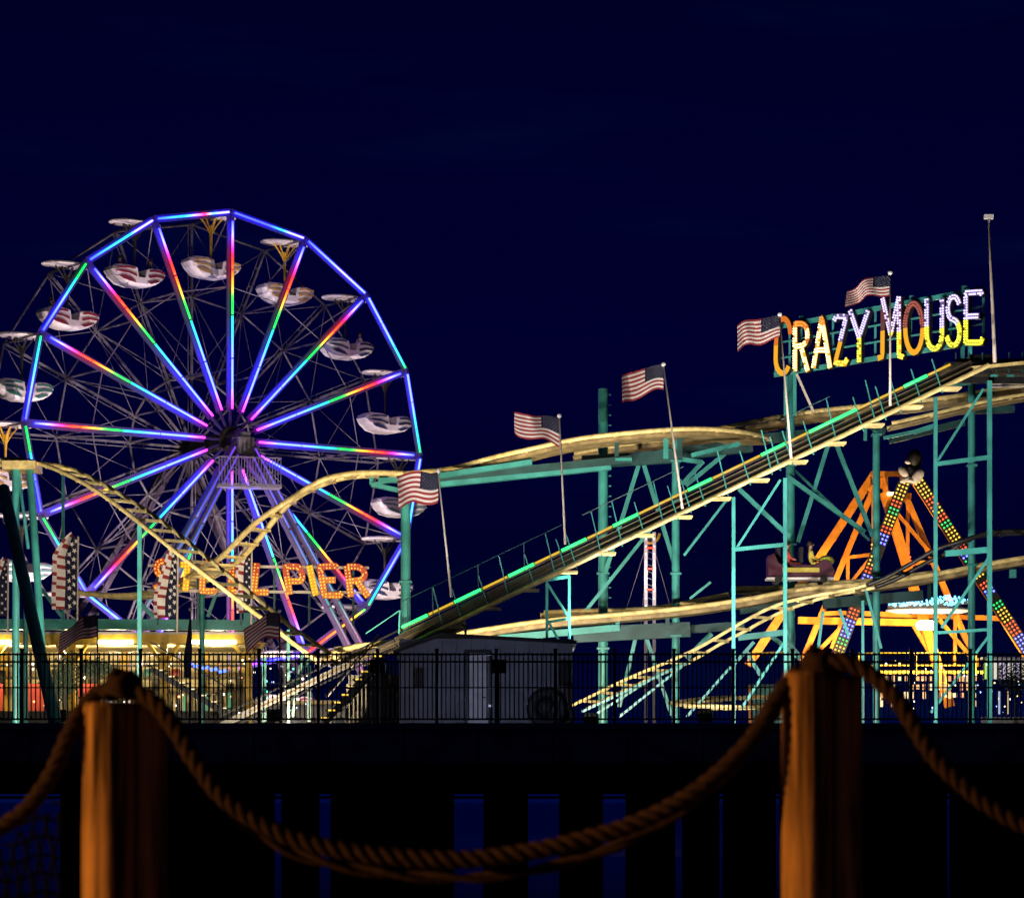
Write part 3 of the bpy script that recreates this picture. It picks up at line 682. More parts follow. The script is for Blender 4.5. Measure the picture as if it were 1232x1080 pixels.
GI = [  # girders: x1,y1,x2,y2,d,height px,material; dteal carries painted-in shade
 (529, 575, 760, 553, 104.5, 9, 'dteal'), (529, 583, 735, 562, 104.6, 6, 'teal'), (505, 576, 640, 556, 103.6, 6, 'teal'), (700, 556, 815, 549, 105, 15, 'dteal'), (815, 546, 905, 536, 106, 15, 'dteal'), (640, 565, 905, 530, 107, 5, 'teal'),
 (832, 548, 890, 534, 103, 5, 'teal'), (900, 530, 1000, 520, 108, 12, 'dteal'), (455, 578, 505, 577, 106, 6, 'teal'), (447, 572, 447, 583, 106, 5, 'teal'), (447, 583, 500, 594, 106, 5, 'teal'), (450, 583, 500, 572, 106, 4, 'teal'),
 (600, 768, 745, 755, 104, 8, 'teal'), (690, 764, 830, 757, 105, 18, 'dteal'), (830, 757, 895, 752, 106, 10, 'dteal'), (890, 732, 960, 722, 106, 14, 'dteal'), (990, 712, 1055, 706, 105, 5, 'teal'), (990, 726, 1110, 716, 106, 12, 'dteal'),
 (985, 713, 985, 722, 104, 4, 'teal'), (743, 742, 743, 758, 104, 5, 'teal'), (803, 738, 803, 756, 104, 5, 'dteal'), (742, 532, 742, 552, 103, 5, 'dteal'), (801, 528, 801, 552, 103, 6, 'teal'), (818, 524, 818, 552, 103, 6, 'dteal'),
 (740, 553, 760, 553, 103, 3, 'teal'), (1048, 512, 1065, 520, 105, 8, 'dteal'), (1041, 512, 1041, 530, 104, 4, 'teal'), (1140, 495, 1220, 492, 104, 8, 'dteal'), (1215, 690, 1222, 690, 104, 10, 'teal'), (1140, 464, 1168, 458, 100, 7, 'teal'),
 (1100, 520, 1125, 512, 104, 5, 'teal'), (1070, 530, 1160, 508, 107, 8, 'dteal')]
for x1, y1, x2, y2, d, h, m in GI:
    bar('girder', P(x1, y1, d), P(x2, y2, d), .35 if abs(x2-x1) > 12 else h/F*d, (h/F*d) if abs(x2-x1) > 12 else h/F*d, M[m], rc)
# long teal box beam over the pavilion
bar('girder', P(-30, 751, 117), P(96, 751, 117), .5, 12.5/F*117, M['teal'], rc)
bar('girder', P(116, 751, 117), P(308, 752, 117), .5, 12.5/F*117, M['teal'], rc)
boxo('post_stub', P(298, 741, 116.8), .3, .3, .55, M['teal'], rc)
# top station platform at the right
bar('platform', P(1132, 446, 92), P(1275, 446, 92), 2.2, .22, M['dark'], rc)
bar('platform_beam', P(1150, 434, 91.2), P(1275, 434, 91.2), .12, .12, M['black'], rc)
bar('platform_beam', P(1150, 457, 91.2), P(1275, 458, 91.2), .12, .2, M['black'], rc)
bar('support_rail', P(1168, 443, 90.8), P(1275, 432, 90.8), .1, .1, M['cream'], rc)
for x in range(1150, 1275, 16): bar('platform_post', P(x, 424, 91), P(x, 448, 91), .04, .04, M['dteal'], rc)
for y, m in ((462, 'pole'), (466, 'pole')): bar('guide_rail', P(1188, y, 93), P(1275, y-2, 93), .06, .05, M[m], rc)
boxo('drive_box', P(1178, 440, 91.5), .7, .8, .6, M['black'], rc)
for x in (1196, 1216, 1236): boxo('step_light', P(x, 452, 90.6), .22, .06, .06, M['teal'], rc)

# coaster car with four riders
car0 = P(962, 702, 103.6)
car = thing('coaster_car', car0, 'purple and yellow coaster car with riders running on the low cream track', 'coaster car')
CP = mat('purple_car_paint', (.09, .025, .05), .3, 0, .1, 3); CY = mat('yellow_green_car_paint', (.55, .6, .08), .3, 0, .1, 3)
b = MB()
prof = [(-1.15, .25), (-1.15, .95), (-.95, 1.05), (-.8, .7), (.5, .62), (.75, .8), (1.0, .78), (1.2, .45), (1.15, .22)]
i0 = len(b.v)
for y in (-.5, .5):
    for x, z in prof: b.vert(car0+Vector((x, y, z)))
n = len(prof)
c0 = b.vert(car0+Vector((0, -.5, .35))); c1 = b.vert(car0+Vector((0, .5, .35)))
for j in range(n):
    k = (j+1) % n; b.face((i0+j, i0+k, i0+n+k, i0+n+j)); b.face((c0, i0+j, i0+k)); b.face((c1, i0+n+k, i0+n+j))
b.build('body', CP, car, car0)
b = MB(); b.ball(car0+Vector((.95, 0, .82)), .3, .42, .2); b.build('nose', CY, car, car0)
b = MB(); b.box(car0+Vector((0, -.52, .45)), 1.3, .04, .16); b.build('side_stripe', CLOTH['yellow'], car, car0)
for x in (-.55, .25): boxo('headrest', car0+Vector((x-.22, 0, 1.0)), .12, .8, .55, M['rubber'], car)
for x in (-.8, .8):
    for y in (-.55, .55):
        b = MB(); c = car0+Vector((x, y, .12)); b.tube([c-Vector((0, .06, 0)), c+Vector((0, .06, 0))], .13, 12); b.build('wheel', M['rubber'], car, c)
bar('chassis', car0+Vector((-1.2, 0, .16)), car0+Vector((1.2, 0, .16)), .8, .08, M['white'], car)
for x, y, cl, lab in ((-.45, -.24, 'red', 'rear rider in red on the near side of the coaster car'), (-.45, .24, 'white', 'rear rider in white on the far side of the coaster car'),
                      (.38, -.24, 'yellow', 'front rider in yellow on the near side of the coaster car'), (.38, .24, 'purple', 'front rider in purple on the far side of the coaster car')):
    person(car0+Vector((x, y, .56)), PI/2, cl, lab)

# ------------------------------------------------------------------ flags and poles
def flag_obj(corner_top, wdt, hgt, dirv, label, group, droop=.12, ph=0., dark=False, skew=0.0):
    """corner_top: top corner at the pole; flag flies along dirv."""
    b = MB(); NU, NV = 26, 13; g = {}
    dirv = Vector(dirv).normalized(); perp = Vector((-dirv.y, dirv.x, 0)).normalized()
    def pt(u, v):
        s_ = math.sin(u*(6+ph*.8)+ph+v*1.6)*.13*u+math.sin(u*13+ph*2)*.03*u
        return corner_top+dirv*(wdt*u*(1-.04*math.sin(3*u+ph)))-ZV*(hgt*v*(1+.06*math.sin(u*6+ph))+droop*u*u+skew*u*(v)+.05*math.sin(u*8+ph)*hgt)+perp*(s_*wdt*1.3)
    for i in range(NU+1):
        for j in range(NV+1): g[i, j] = b.vert(pt(i/NU, j/NV))
    for i in range(NU):
        for j in range(NV):
            b.cur = 2 if (i < NU*.4 and j < 7) else (0 if j % 2 == 0 else 1)
            b.face((g[i, j], g[i+1, j], g[i+1, j+1], g[i, j+1]))
    b.smooth = True
    o = b.build('flag', [M['fred'], M['fwhite'], M['fblue']], None, corner_top)
    tag(o, label, 'flag', group)
    st = MB()
    for r_ in range(9):
        for c in range(6 if r_ % 2 == 0 else 5):
            u = .4*(c+.5+(0 if r_ % 2 == 0 else .5))/6; v = (7/13)*(r_+.6)/9.2; ctr = pt(u, v)
            rs = hgt*.013; n_ = [ctr+(dirv*math.sin(2*PI*k/10)+ZV*math.cos(2*PI*k/10))*(rs if k % 2 == 0 else rs*.45) for k in range(10)]
            for sd in (-.012, .012): st.face([st.vert(x+perp*sd) for x in n_])
    so_ = st.build('stars', M['fwhite'], o, corner_top); so_['kind'] = 'stuff'
    return o
def pole(name, p, q, r, label, group=None, m='pole', finial=True, cat='flagpole'):
    p = Vector(p); q = Vector(q); t = thing(name, p, label, cat, group)
    b = MB(); b.smooth = True; b.tube([p, q], [r, r*.6], 8); b.build('shaft', M[m], t, p)
    if finial: b = MB(); b.smooth = True; b.ball(q, r*1.9, r*1.9, r*1.9); b.build('finial', M['white'], t, q)
    return t
g1 = 'flags on the lift hill'; g2 = 'flagpoles along the lift hill'
FLG = [  # pole bottom, pole top, depth, flag width px, height px, drop px, label bits
 (543, 718, 527, 566, 88, 54, 35, 6, 0.2, 'in front of the left teal column'),
 (680, 655, 673, 500, 88, 49, 34, 12, 1.4, 'over the middle of the lift hill'),
 (821, 612, 798, 438, 88, 49, 31, 14, 2.2, 'between the two tall teal columns'),
 (952, 552, 938, 378, 88, 50, 28, 10, 3.0, 'touching the first letter of the big sign'),
 (1071, 488, 1071, 328, 88, 49, 24, 16, 4.1, 'above the middle of the big sign')]
for x1, y1, x2, y2, d, w_, h_, dr, ph, lab in FLG:
    p = P(x1, y1, d); q = P(x2, y2, d)
    pole('flagpole', p, q, .04, 'pale pole of the flag '+lab, g2)
    k = d/F; dd = (q-p).normalized(); start = q-dd*.05
    flag_obj(start, w_*k*1.06, h_*k, (-1, -.55+.22*ph, 0), 'american flag '+lab, g1, droop=dr*k*(-.4 if ph > 1 and ph < 2 else 1), ph=ph*1.7, skew=.25*math.sin(ph*3))
# three unlit flags nearer the fence
for x1, y1, x2, y2, w_, h_, dr, ph, lab in ((118, 862, 117, 738, 46, 26, 22, .4, 'dim american flag streaming left in front of the yellow pavilion'),
                                        (338, 862, 336, 735, 42, 30, 22, 1.3, 'dim american flag streaming left beside the end of the hump track')):
    p = P(x1, y1, 81.5); p.z = DZ; q = P(x2, y2, 81.5)
    pole('flagpole', p, q, .03, 'thin dark pole of the dim flag '+('before the yellow pavilion' if x1 < 200 else 'at the end of the hump track'), 'dark flagpoles behind the fence', 'black')
    flag_obj(q, w_*81.5/F, h_*81.5/F, (-1, .3, 0), lab, 'dim flags behind the fence', droop=dr*81.5/F, ph=ph)
p = P(228, 862, 81.5); p.z = DZ; q = P(229, 733, 81.5)
pole('flagpole', p, q, .03, 'thin dark pole with the furled flag left of the middle fence bays', 'dark flagpoles behind the fence', 'black')
b = MB(); b.smooth = True; b.tube([P(229, 745, 81.5), P(228, 765, 81.5), P(226, 790, 81.5), P(225, 815, 81.5)], [.03, .07, .12, .09], 8)
tag(b.build('furled_flag', M['fblue'], None), 'dark furled flag wrapped round its thin pole', 'flag')
# tall mast at the far right
t = pole('light_mast', P(1197, 436, 90), P(1189.5, 262, 90), .06, 'tall thin white mast rising beside the end of the big sign', None, 'pole', False, 'mast')
boxo('lamp_head', P(1189.5, 261, 90), .28, .2, .12, M['white'], t)

# feather banners with stars and stripes
def star(b, c, r_, ux, uz, off, rot=0):
    b.face([b.vert(c+off+(ux*math.sin(rot+PI*k/5)+uz*math.cos(rot+PI*k/5))*(r_ if k % 2 == 0 else r_*.42)) for k in range(10)])
def banner(xp, ytop, ybot, wpx, d, label, stars, ph=0, tp=.3):
    k = d/F; H = (ybot-ytop)*k; W_ = wpx*k; top = P(xp, ytop, d); bl = P(xp, ybot, d)
    t = thing('feather_banner', P(xp, ybot+18, d), label, 'banner', 'stars and stripes feather banners')
    b = MB(); b.tube([P(xp, ybot+18, d), P(xp+1, ytop-3, d)], .035, 6); b.build('pole', M['pole'], t)
    b = MB(); NU, NV = 12, 22; g = {}
    def pt(u, v):
        wv = W_*(1-.72*max(0, 1-v/tp)**1.2)
        return top+Vector((-u*wv, -.10*math.sin(v*9+ph)*u-.12*math.sin(u*5+v*4+ph), -v*H+u*W_*(.28*(1-v))+.03*math.sin(v*20)))
    for i in range(NU+1):
        for j in range(NV+1): g[i, j] = b.vert(pt(i/NU, j/NV))
    for i in range(NU):
        for j in range(NV):
            b.cur = 2 if i < NU*.45 else (0 if (j+(1 if i > NU*.75 else 0)) % 3 == 0 else 1)
            b.face((g[i, j], g[i+1, j], g[i+1, j+1], g[i, j+1]))
    b.smooth = True; cl = b.build('cloth', [M['fred'], M['fwhite'], M['fblue']], t)
    rs = random.Random(int(xp)); 
    for j in range(stars):
        for uu in (.12, .33):
            s_ = MB(); v = (j+.5+(.5 if uu > .2 else 0))/(stars+.5); v = min(v, .97)
            star(s_, pt(uu, v), W_*.12, Vector((1, 0, 0)), ZV, Vector((0, -.02, 0)), rs.random()); s_.build('star', M['fwhite'], cl)
banner(93, 648, 734, 30, 113, 'stars and stripes banner on a pale pole left of the thin teal column', 8)
banner(213, 662, 744, 28, 108.4, 'stars and stripes banner over the first letter of the low orange sign', 8, 1, .75)
banner(302, 656, 738, 18, 108, 'narrow crumpled stars and stripes banner behind the crossing tracks', 7, 2)
banner(9, 675, 742, 18, 113, 'stars and stripes banner cut by the left edge of the photo', 6, 3)

# ------------------------------------------------------------------ lettered signs
def arc(cx, cy, rx, ry, a0, a1, n=10):
    return [(cx+rx*math.cos(math.radians(a0+(a1-a0)*i/n)), cy+ry*math.sin(math.radians(a0+(a1-a0)*i/n))) for i in range(n+1)]
GL = {
 'C': [[(1, .70)]+arc(.55, .74, .42, .24, 20, 180, 8)+[(.08, .5)]+arc(.5, .26, .44, .26, 180, 330, 8)],
 'R': [[(.12, 0), (.12, 1)], [(.12, .96)]+arc(.5, .74, .40, .22, 90, -90, 8)+[(.12, .50)], [(.5, .5), (.92, 0)]],
 'A': [[(.04, 0), (.5, 1), (.96, 0)], [(.22, .36), (.78, .36)]],
 'Z': [[(.05, .88), (.2, .97), (.92, .97), (.10, .06), (.8, .04), (.98, .14)]],
 'Y': [[(.04, 1), (.5, .48), (.96, 1)], [(.5, .48), (.5, 0)]],
 'M': [[(.0, .0), (.18, .03), (.2, .97)], [(.2, .97), (.52, .38), (.84, .99)], [(.84, .99), (.84, .04), (1.0, .02)]],
 'O': [arc(.5, .5, .42, .47, 90, 450, 20)],
 'U': [[(.1, 1), (.1, .32)]+arc(.5, .3, .4, .28, 180, 360, 8)+[(.9, 1)]],
 'S': [arc(.52, .74, .38, .23, 20, 235, 9)+arc(.48, .27, .42, .25, 70, -165, 9)],
 'E': [[(.96, .92), (.9, .98), (.14, .96), (.14, .03), (.9, .03), (.98, .12)], [(.14, .52), (.8, .53)]],
 'T': [[(.02, .94), (.98, .94)], [(.5, .94), (.5, .03)]],
 'L': [[(.14, 1), (.14, .05), (.95, .05)]],
 'P': [[(.12, 0), (.12, .96), (.8, .96), (.93, .8), (.93, .58), (.8, .46), (.12, .46)]],
 'I': [[(.5, 1), (.5, 0)]],
}
def letter(sign, ch, corners, depthf, wm, back, face_mats, bulb_fn, split=.5, bulb_r=.05, name='letter', inset=.1, rows=2, pitch=.13):
    """corners: (xl,xr,yb,yt,shear) in photo pixels, on the sign's own plane."""
    xl, xr, yb, yt, sh = corners
    def W3(x, y):
        px = xl+(xr-xl)*x+sh*(1-y); py = yb+(yt-yb)*y
        return P(px, py, depthf(px))
    nrm = Vector((0, -1, 0))
    pl = P(xl, yb, depthf(xl)); pr = P(xr, yb, depthf(xr)); ux = (pr-pl); ux.z = 0; ux.normalize(); nrm = Vector((ux.y, -ux.x, 0))
    b = MB(); bul = {}
    for st_i, line in enumerate(GL[ch]):
        pts = [W3(x, y) for x, y in line]; ys = [y for x, y in line]
        # resample so the colour split falls where it should
        fine = []; fy_ = []
        for (p0, y0), (p1, y1) in zip(zip(pts, ys), zip(pts[1:], ys[1:])):
            m = max(1, int((p1-p0).length/.12))
            for i in range(m): fine.append(p0.lerp(p1, i/m)); fy_.append(y0+(y1-y0)*i/m)
        fine.append(pts[-1]); fy_.append(ys[-1])
        side = []
        for i in range(len(fine)):
            t = (fine[min(i+1, len(fine)-1)]-fine[max(i-1, 0)]).normalized(); side.append(t.cross(nrm).normalized())
        lift_ = nrm*(.004*st_i)
        for i in range(len(fine)-1):
            b.cur = 0 if (fy_[i]+fy_[i+1])/2 > split else 1
            a0 = fine[i]+side[i]*wm/2; a1 = fine[i+1]+side[i+1]*wm/2; c0 = fine[i]-side[i]*wm/2; c1 = fine[i+1]-side[i+1]*wm/2
            k = len(b.v)
            for x in (a0, a1, c1, c0): b.vert(x+lift_)
            for x in (a0, a1, c1, c0): b.vert(x-nrm*back)
            b.face((k, k+1, k+2, k+3)); b.cur = 2; b.face((k+7, k+6, k+5, k+4)); b.face((k, k+4, k+5, k+1)); b.face((k+3, k+2, k+6, k+7))
            if i == 0: b.face((k, k+3, k+7, k+4))
            if i == len(fine)-2: b.face((k+1, k+5, k+6, k+2))
        acc = pitch/2
        for i in range(len(fine)-1):
            seg = (fine[i+1]-fine[i]).length; acc += seg
            while acc > pitch:
                acc -= pitch; f_ = max(0, 1-acc/max(seg, 1e-6)); c = fine[i].lerp(fine[i+1], f_); s_ = side[i]; yy = fy_[i]+(fy_[i+1]-fy_[i])*f_
                for rw in range(rows):
                    off = 0 if rows == 1 else (-1+2*rw/(rows-1))*wm*.26
                    key = bulb_fn(ch, yy, (line[0][0]))
                    if RB_.random() < .13: key = None
                    if key: bul.setdefault(key, []).append(c+s_*off+nrm*.03)
    lo = b.build(name, face_mats, sign)
    for key, cs in bul.items():
        bb = MB()
        for c in cs: bb.ball(c, bulb_r, bulb_r, bulb_r, 6, 4)
        o = bb.build('bulbs', BULB[key], lo); o['kind'] = 'stuff'
    return lo
RB_ = random.Random(21)
BULB = dict(hot=emi('bulb_warm_white', (1.0, .62, .22), 5), yel=emi('bulb_yellow', (1.0, .72, .05), 2.6), ora=emi('bulb_orange', (1.0, .25, .02), 1.6),
            lil=emi('bulb_lilac_white', (.62, .52, 1.0), 2.1), yg=emi('bulb_lime', (.85, .85, .05), 2.2), amb=emi('bulb_amber', (1.0, .5, .05), 2.2), dimred=emi('bulb_dim_red', (.5, .10, .06), .9), yl2=emi('bulb_gold', (1, .6, .02), 2.0))
FMr = emi('letter_face_red', (.8, .06, .004), .7); FMy = emi('letter_face_gold', (.95, .42, .005), 1.0); FMm = emi('letter_face_maroon', (.24, .05, .05), .5)
FMl = emi('letter_face_lilac', (.2, .13, .35), .6); FMyg = emi('letter_face_lime', (.5, .4, .01), .8); FMo = emi('letter_face_orange', (.95, .22, .008), .75)
def sd(px): return 102-(px-932)/251*8
cs_ = thing('letter_sign', P(951, 455, sd(951)), 'big lit sign spelling CRAZY MOUSE on a teal frame above the lift hill', 'sign')
b = MB()
def sb(px): return 451-(px-932)*.1633
def stp(px): return 394-(px-932)*.186
for f0, wdt in ((0, .16), (1, .16), (.33, .05), (.66, .05)):
    y0 = sb(932)+(stp(932)-sb(932))*f0; y1 = sb(1183)+(stp(1183)-sb(1183))*f0
    b.beam(P(932, y0, sd(932)+.4), P(1183, y1, sd(1183)+.4), .08, wdt)
for px in (933, 950, 964, 1002, 1053, 1096, 1144, 1183):
    b.beam(P(px, sb(px), sd(px)+.42), P(px, stp(px), sd(px)+.42), .07, .07 if px not in (933, 1183, 1053) else .12)
b.build('frame', M['teal'], cs_)
for px, yb, dd in ((945, 500, 1), (1167, 436, .5), (1158, 436, .5), (956, 500, 1)):
    bar('support', P(px, sb(px), sd(px)+dd), P(px, yb, sd(px)+dd), .12, .12, M['teal'], cs_)
bar('support', P(957, sb(957), sd(957)+1), P(979, 496, sd(957)+1), .08, .08, M['pole'], cs_)
for px in (964, 1097, 1160): boxo('frame_lamp', P(px, stp(px)-4, sd(px)+.4), .16, .16, .2, M['teal'], cs_)
def cz(ch, y, x):
    if ch == 'C': return 'yel' if y < .62 and y > 1 else None
    if ch in 'RA': return ('hot' if y < .86 else 'ora')
    if ch == 'Z': return 'lil' if y > .5 else ('yel' if y < .12 else None)
    if ch == 'Y': return 'lil' if y > .46 else 'yg'
    if ch == 'M': return None if x < .1 else ('lil' if y > .42 else 'yg')
    if ch == 'O': return 'dimred' if y > .5 else None
    return 'lil' if y > .44 else 'yg'
LT = [('C', (932, 951, 449, 382, -0), (FMo, FMy), .5), ('R', (954.5, 974, 447, 387, 0), (FMo, FMy), .6), ('A', (978, 1000, 443, 382, 0), (FMo, FMy), .8), ('Z', (1003, 1020, 440, 379, 0), (FMl, FMy), .5),
      ('Y', (1022, 1046, 436, 373, 0), (FMl, FMyg), .46), ('M', (1056, 1087, 431, 356, 0), (FMm, FMy), .45), ('O', (1087, 1112, 426, 363, 0), (FMm, FMy), .5), ('U', (1113, 1136, 421, 359, 0), (FMl, FMyg), .45),
      ('S', (1138, 1157, 417, 355, 0), (FMl, FMyg), .5), ('E', (1159, 1183, 414, 350, 0), (FMl, FMyg), .45)]
for ch, cn, fm, sp_ in LT:
    letter(cs_, ch, cn, sd, .2, .16, [fm[0], fm[1], M['black']], cz, sp_, .035, pitch=.085)

ps = thing('letter_sign', P(320, 745, 109.5), 'low orange bulb sign spelling STEEL PIER in front of the wheel foot', 'sign')
def pd(px): return 109.5
def pz(ch, y, x): return {'T': 'yl2', 'I': 'yl2'}.get(ch, 'amb')
PL = [('S', (186, 203, 710, 674, 0)), ('T', (217, 235, 712, 677, -3)), ('E', (242, 262, 712, 676, -2)), ('E', (276, 299, 713, 677, -2)), ('L', (306, 328, 714, 677, -4)),
      ('P', (340, 363, 715, 680, 6)), ('I', (366, 378, 716, 680, 8)), ('E', (381, 406, 717, 680, 6)), ('R', (414, 440, 718, 680, 5))]
for ch, cn in PL:
    fm = [FMy, FMy] if ch in 'TI' else [FMr, FMo]
    letter(ps, ch, cn, pd, .245, .16, [fm[0], fm[1], M['black']], pz, .6, .026, pitch=.12)
for y in (681, 711): bar('frame_bar', P(178, y-1, 109.75), P(444, y+2, 109.75), .06, .1, M['pole'], ps)
for x in (190, 238, 290, 330, 372, 425): bar('frame_post', P(x, 676, 109.8), P(x, 752, 109.8), .08, .08, M['dteal'], ps)

# ------------------------------------------------------------------ yellow pavilion on the left
PD = 121.0
pv_ = thing('pavilion', Vector((P(150, 0, PD).x, PD, DZ)), 'open yellow ticket pavilion with bright tube lights under the long teal beam', 'pavilion')
xl, xr = P(-60, 0, PD).x, P(300, 0, PD).x
rz = P(0, 768, PD).z
boxo('roof', ((xl+xr)/2, PD+3, rz), xr-xl, 7, 13/F*PD, M['yellow'], pv_)
boxo('roof_edge', ((xl+xr)/2, PD-.55, rz+.2), xr-xl+.2, .08, .1, M['pole'], pv_)
boxo('ceiling', ((xl+xr)/2, PD+3, rz-.27), xr-xl-.3, 6.6, .04, M['cwall'], pv_)
for i, px in enumerate(range(-30, 300, 12)):
    x = P(px, 0, PD+5.5).x; boxo('wall_panel', (x, PD+5.5, (DZ+rz)/2-.12), .385, .06, rz-DZ-.3+(i % 2)*.03, M['cwall'] if (px//12) % 4 else M['yellow'], pv_)
for px in (-10, 88, 198, 300):
    x = P(px, 0, PD).x; boxo('post', (x, PD-.3, (DZ+rz)/2), .3, .3, rz-DZ-.2, M['yellow'], pv_)
    b = MB(); b.smooth = False; zt = rz-.22
    b.boxf((x, PD-.3, zt), Vector((.75, 0, 0)), Vector((0, .2, 0)), Vector((0, 0, .02)))
    for s_ in (-1, 1): b.beam((x+s_*.1, PD-.3, zt-.75), (x+s_*.62, PD-.3, zt-.04), .3, .14, Vector((0, 1, 0)))
    b.build('capital', M['yellow'], pv_)
boxo('plinth', ((xl+xr)/2, PD-.5, (DZ+6.75)/2), xr-xl, .2, 6.75-DZ, M['dark'], pv_)
for yy in (796, 811): boxo('shelf', ((xl+xr)/2, PD+3.5, P(0, yy, PD).z), xr-xl-.4, .5, .09, M['dark'], pv_)
rsp = random.Random(12)
for px in range(-20, 296, 11):
    x = P(px, 0, PD+4.9).x; k_ = rsp.random()
    if k_ < .32: boxo('dark_opening', (x, PD+4.9, P(0, rsp.uniform(815, 840), PD).z), rsp.uniform(.25, .5), .06, rsp.uniform(.8, 1.8), M['dark'], pv_)
    elif k_ < .5: boxo('menu_board', (x, PD+4.85, P(0, rsp.uniform(800, 806), PD).z), .34, .05, .3, M['red'] if k_ < .4 else M['teal'], pv_)
for px in range(150, 300, 9):
    x = P(px, 0, PD+4.6).x; boxo('slat_screen', (x, PD+4.6, 6.3), .14, .05, 2.6+.5*rsp.random(), M['wood'] if (px//9) % 3 else M['teal'], pv_)
for a_, c_ in ((33, 58), (96, 116), (-30, 2)):
    p, q = P(a_, 0, PD+1), P(c_, 0, PD+1); boxo('counter', ((p.x+q.x)/2, PD+1, DZ+1.45), q.x-p.x, .7, 2.8, M['red'], pv_)
TUBE = emi('fluorescent_tube', (1, .88, .62), 9)
for a_, c_ in ((-5, 13), (118, 160), (228, 284)):
    p, q = P(a_, 772, PD-.72), P(c_, 772, PD-.72)
    b = MB(); b.smooth = True; b.tube([p, q], .085, 8); b.build('tube_lamp', TUBE, pv_)
for px, W in ((20, 220), (80, 220), (140, 220), (200, 200), (262, 150)):
    p = P(px, 0, PD+.1); p.z = rz-.55; point(p, W*1.2, (1, .82, .42), .25, pv_)
    boxo('lamp_housing', p+Vector((0, 0, .28)), .6, .15, .06, M['white'], pv_)
# dim back rooms right of it
bh = thing('arcade_hall', Vector((P(360, 0, 128).x, 128, DZ)), 'low dim hall behind the fence between the pavilion and the wheel leg', 'building')
boxo('wall', (P(365, 0, 128).x, 129, DZ+1.1), 5.4, .3, 2.2, M['wall'], bh)
boxo('roof', (P(365, 0, 128).x, 129, DZ+2.3), 5.8, 1.6, .16, M['cwall'], bh)
for i in range(6): boxo('window', (P(322+i*17, 0, 128).x, 128.82, DZ+1.2), .4, .05, .9, M['glass'], bh)
b = MB()
for i in range(34):
    c = P(304+i*3.7, 789, 127.5); b.ball(c, .05, .05, .05, 6, 4)
o = b.build('roof_bulbs', emi('roof_bulb_warm', (1, .75, .35), 3), bh); o['kind'] = 'stuff'

rsm = random.Random(31)
for lab_, x0_, x1_, d_, n_, cs__ in (('scattered small warm bulbs strung inside the yellow pavilion', 5, 295, 118.5, 46, ((1, .85, .5), (1, .95, .85), (1, .3, .1))), ('scattered white and blue bulbs strung between pavilion and lift foot', 300, 392, 112, 26, ((.5, .6, 1), (1, .9, .7), (.1, .9, .6))),
                                 ('scattered warm bulbs strung behind the right end of the fence', 1052, 1232, 138, 44, ((1, .6, .2), (1, .85, .6), (.3, .5, 1)))):
    t = thing('light_string', (P((x0_+x1_)/2, 0, d_).x, d_, DZ), lab_, 'light string')
    for ci, c_ in enumerate(cs__):
        b = MB()
        for i in range(n_//3):
            p = P(rsm.uniform(x0_, x1_), rsm.uniform(792, 858), d_); q_ = rsm.uniform(.03, .055); b.ball(p, q_, q_, q_, 6, 4)
        o = b.build('bulbs', emi('midway_bulb', c_, 3.5), t); o['kind'] = 'stuff'
    for yy_ in (794, 822): bar('wire', P(x0_, yy_, d_+.05), P(x1_, yy_, d_+.05), .015, .015, M['black'], t)
# stairs with lit nosings
def stairs(x0, y0, x1, y1, n, d, wpx, label, col, k):
    t = thing('staircase', P((x0+x1)/2, 0, d)*Vector((1, 1, 0)) if False else Vector((P((x0+x1)/2, 0, d).x, d, DZ)), label, 'stairs')
    em = emi('nosing_'+str(int(x0)), col, k)
    for i in range(n):
        f_ = i/(n-1); c = P(x0+(x1-x0)*f_, y0+(y1-y0)*f_, d)
        tr = boxo('tread', c, .34, 1.0, .05, M['dark'], t)
        boxo('nosing', c+Vector((0, -.53, .0)), .22, .03, .045, em, t)
    for y in (-.52, .52):
        bar('stringer', P(x0, y0+6, d)+Vector((0, y, 0)), P(x1, y1+6, d)+Vector((0, y, 0)), .05, .2, M['black'], t)
        bar('handrail', P(x0, y0-26, d)+Vector((0, y, 0)), P(x1, y1-26, d)+Vector((0, y, 0)), .04, .04, M['black'], t)
stairs(392, 864, 456, 790, 9, 86, 9, 'dark staircase with yellow step edges climbing to the lift hill', (1, .62, .08), 1.6)
stairs(183, 799, 272, 852, 8, 112, 14, 'cream edged staircase behind the fence in front of the pavilion', (1, .8, .42), 1.3)
# blue light string
b = MB()
for i in range(9): b.ball(P(230+i*5, 798+i*1.1+(i % 2)*2, 108), .08, .08, .06, 6, 4)
t = b.build('light_string', emi('blue_bulb', (.05, .12, 1), 5)); tag(t, 'short string of blue bulbs behind the fence by the pavilion post', 'light string')

# queue rails and machinery silhouettes near the lift foot
mh = thing('drive_shed', Vector((P(458, 0, 87).x, 87, DZ)), 'dark slatted machine enclosure between the stairs and the pale shed', 'machine enclosure')
for i in range(17): boxo('slat', (P(418+i*4.9, 0, 87).x, 87+(i % 2)*.06, DZ+.72+i*.028), .085, .05, 1.45+i*.056, M['wood'], mh)
boxo('back_panel', (P(458, 0, 87.5).x, 88, DZ+.9), 2.0, .05, 1.7, M['dark'], mh)

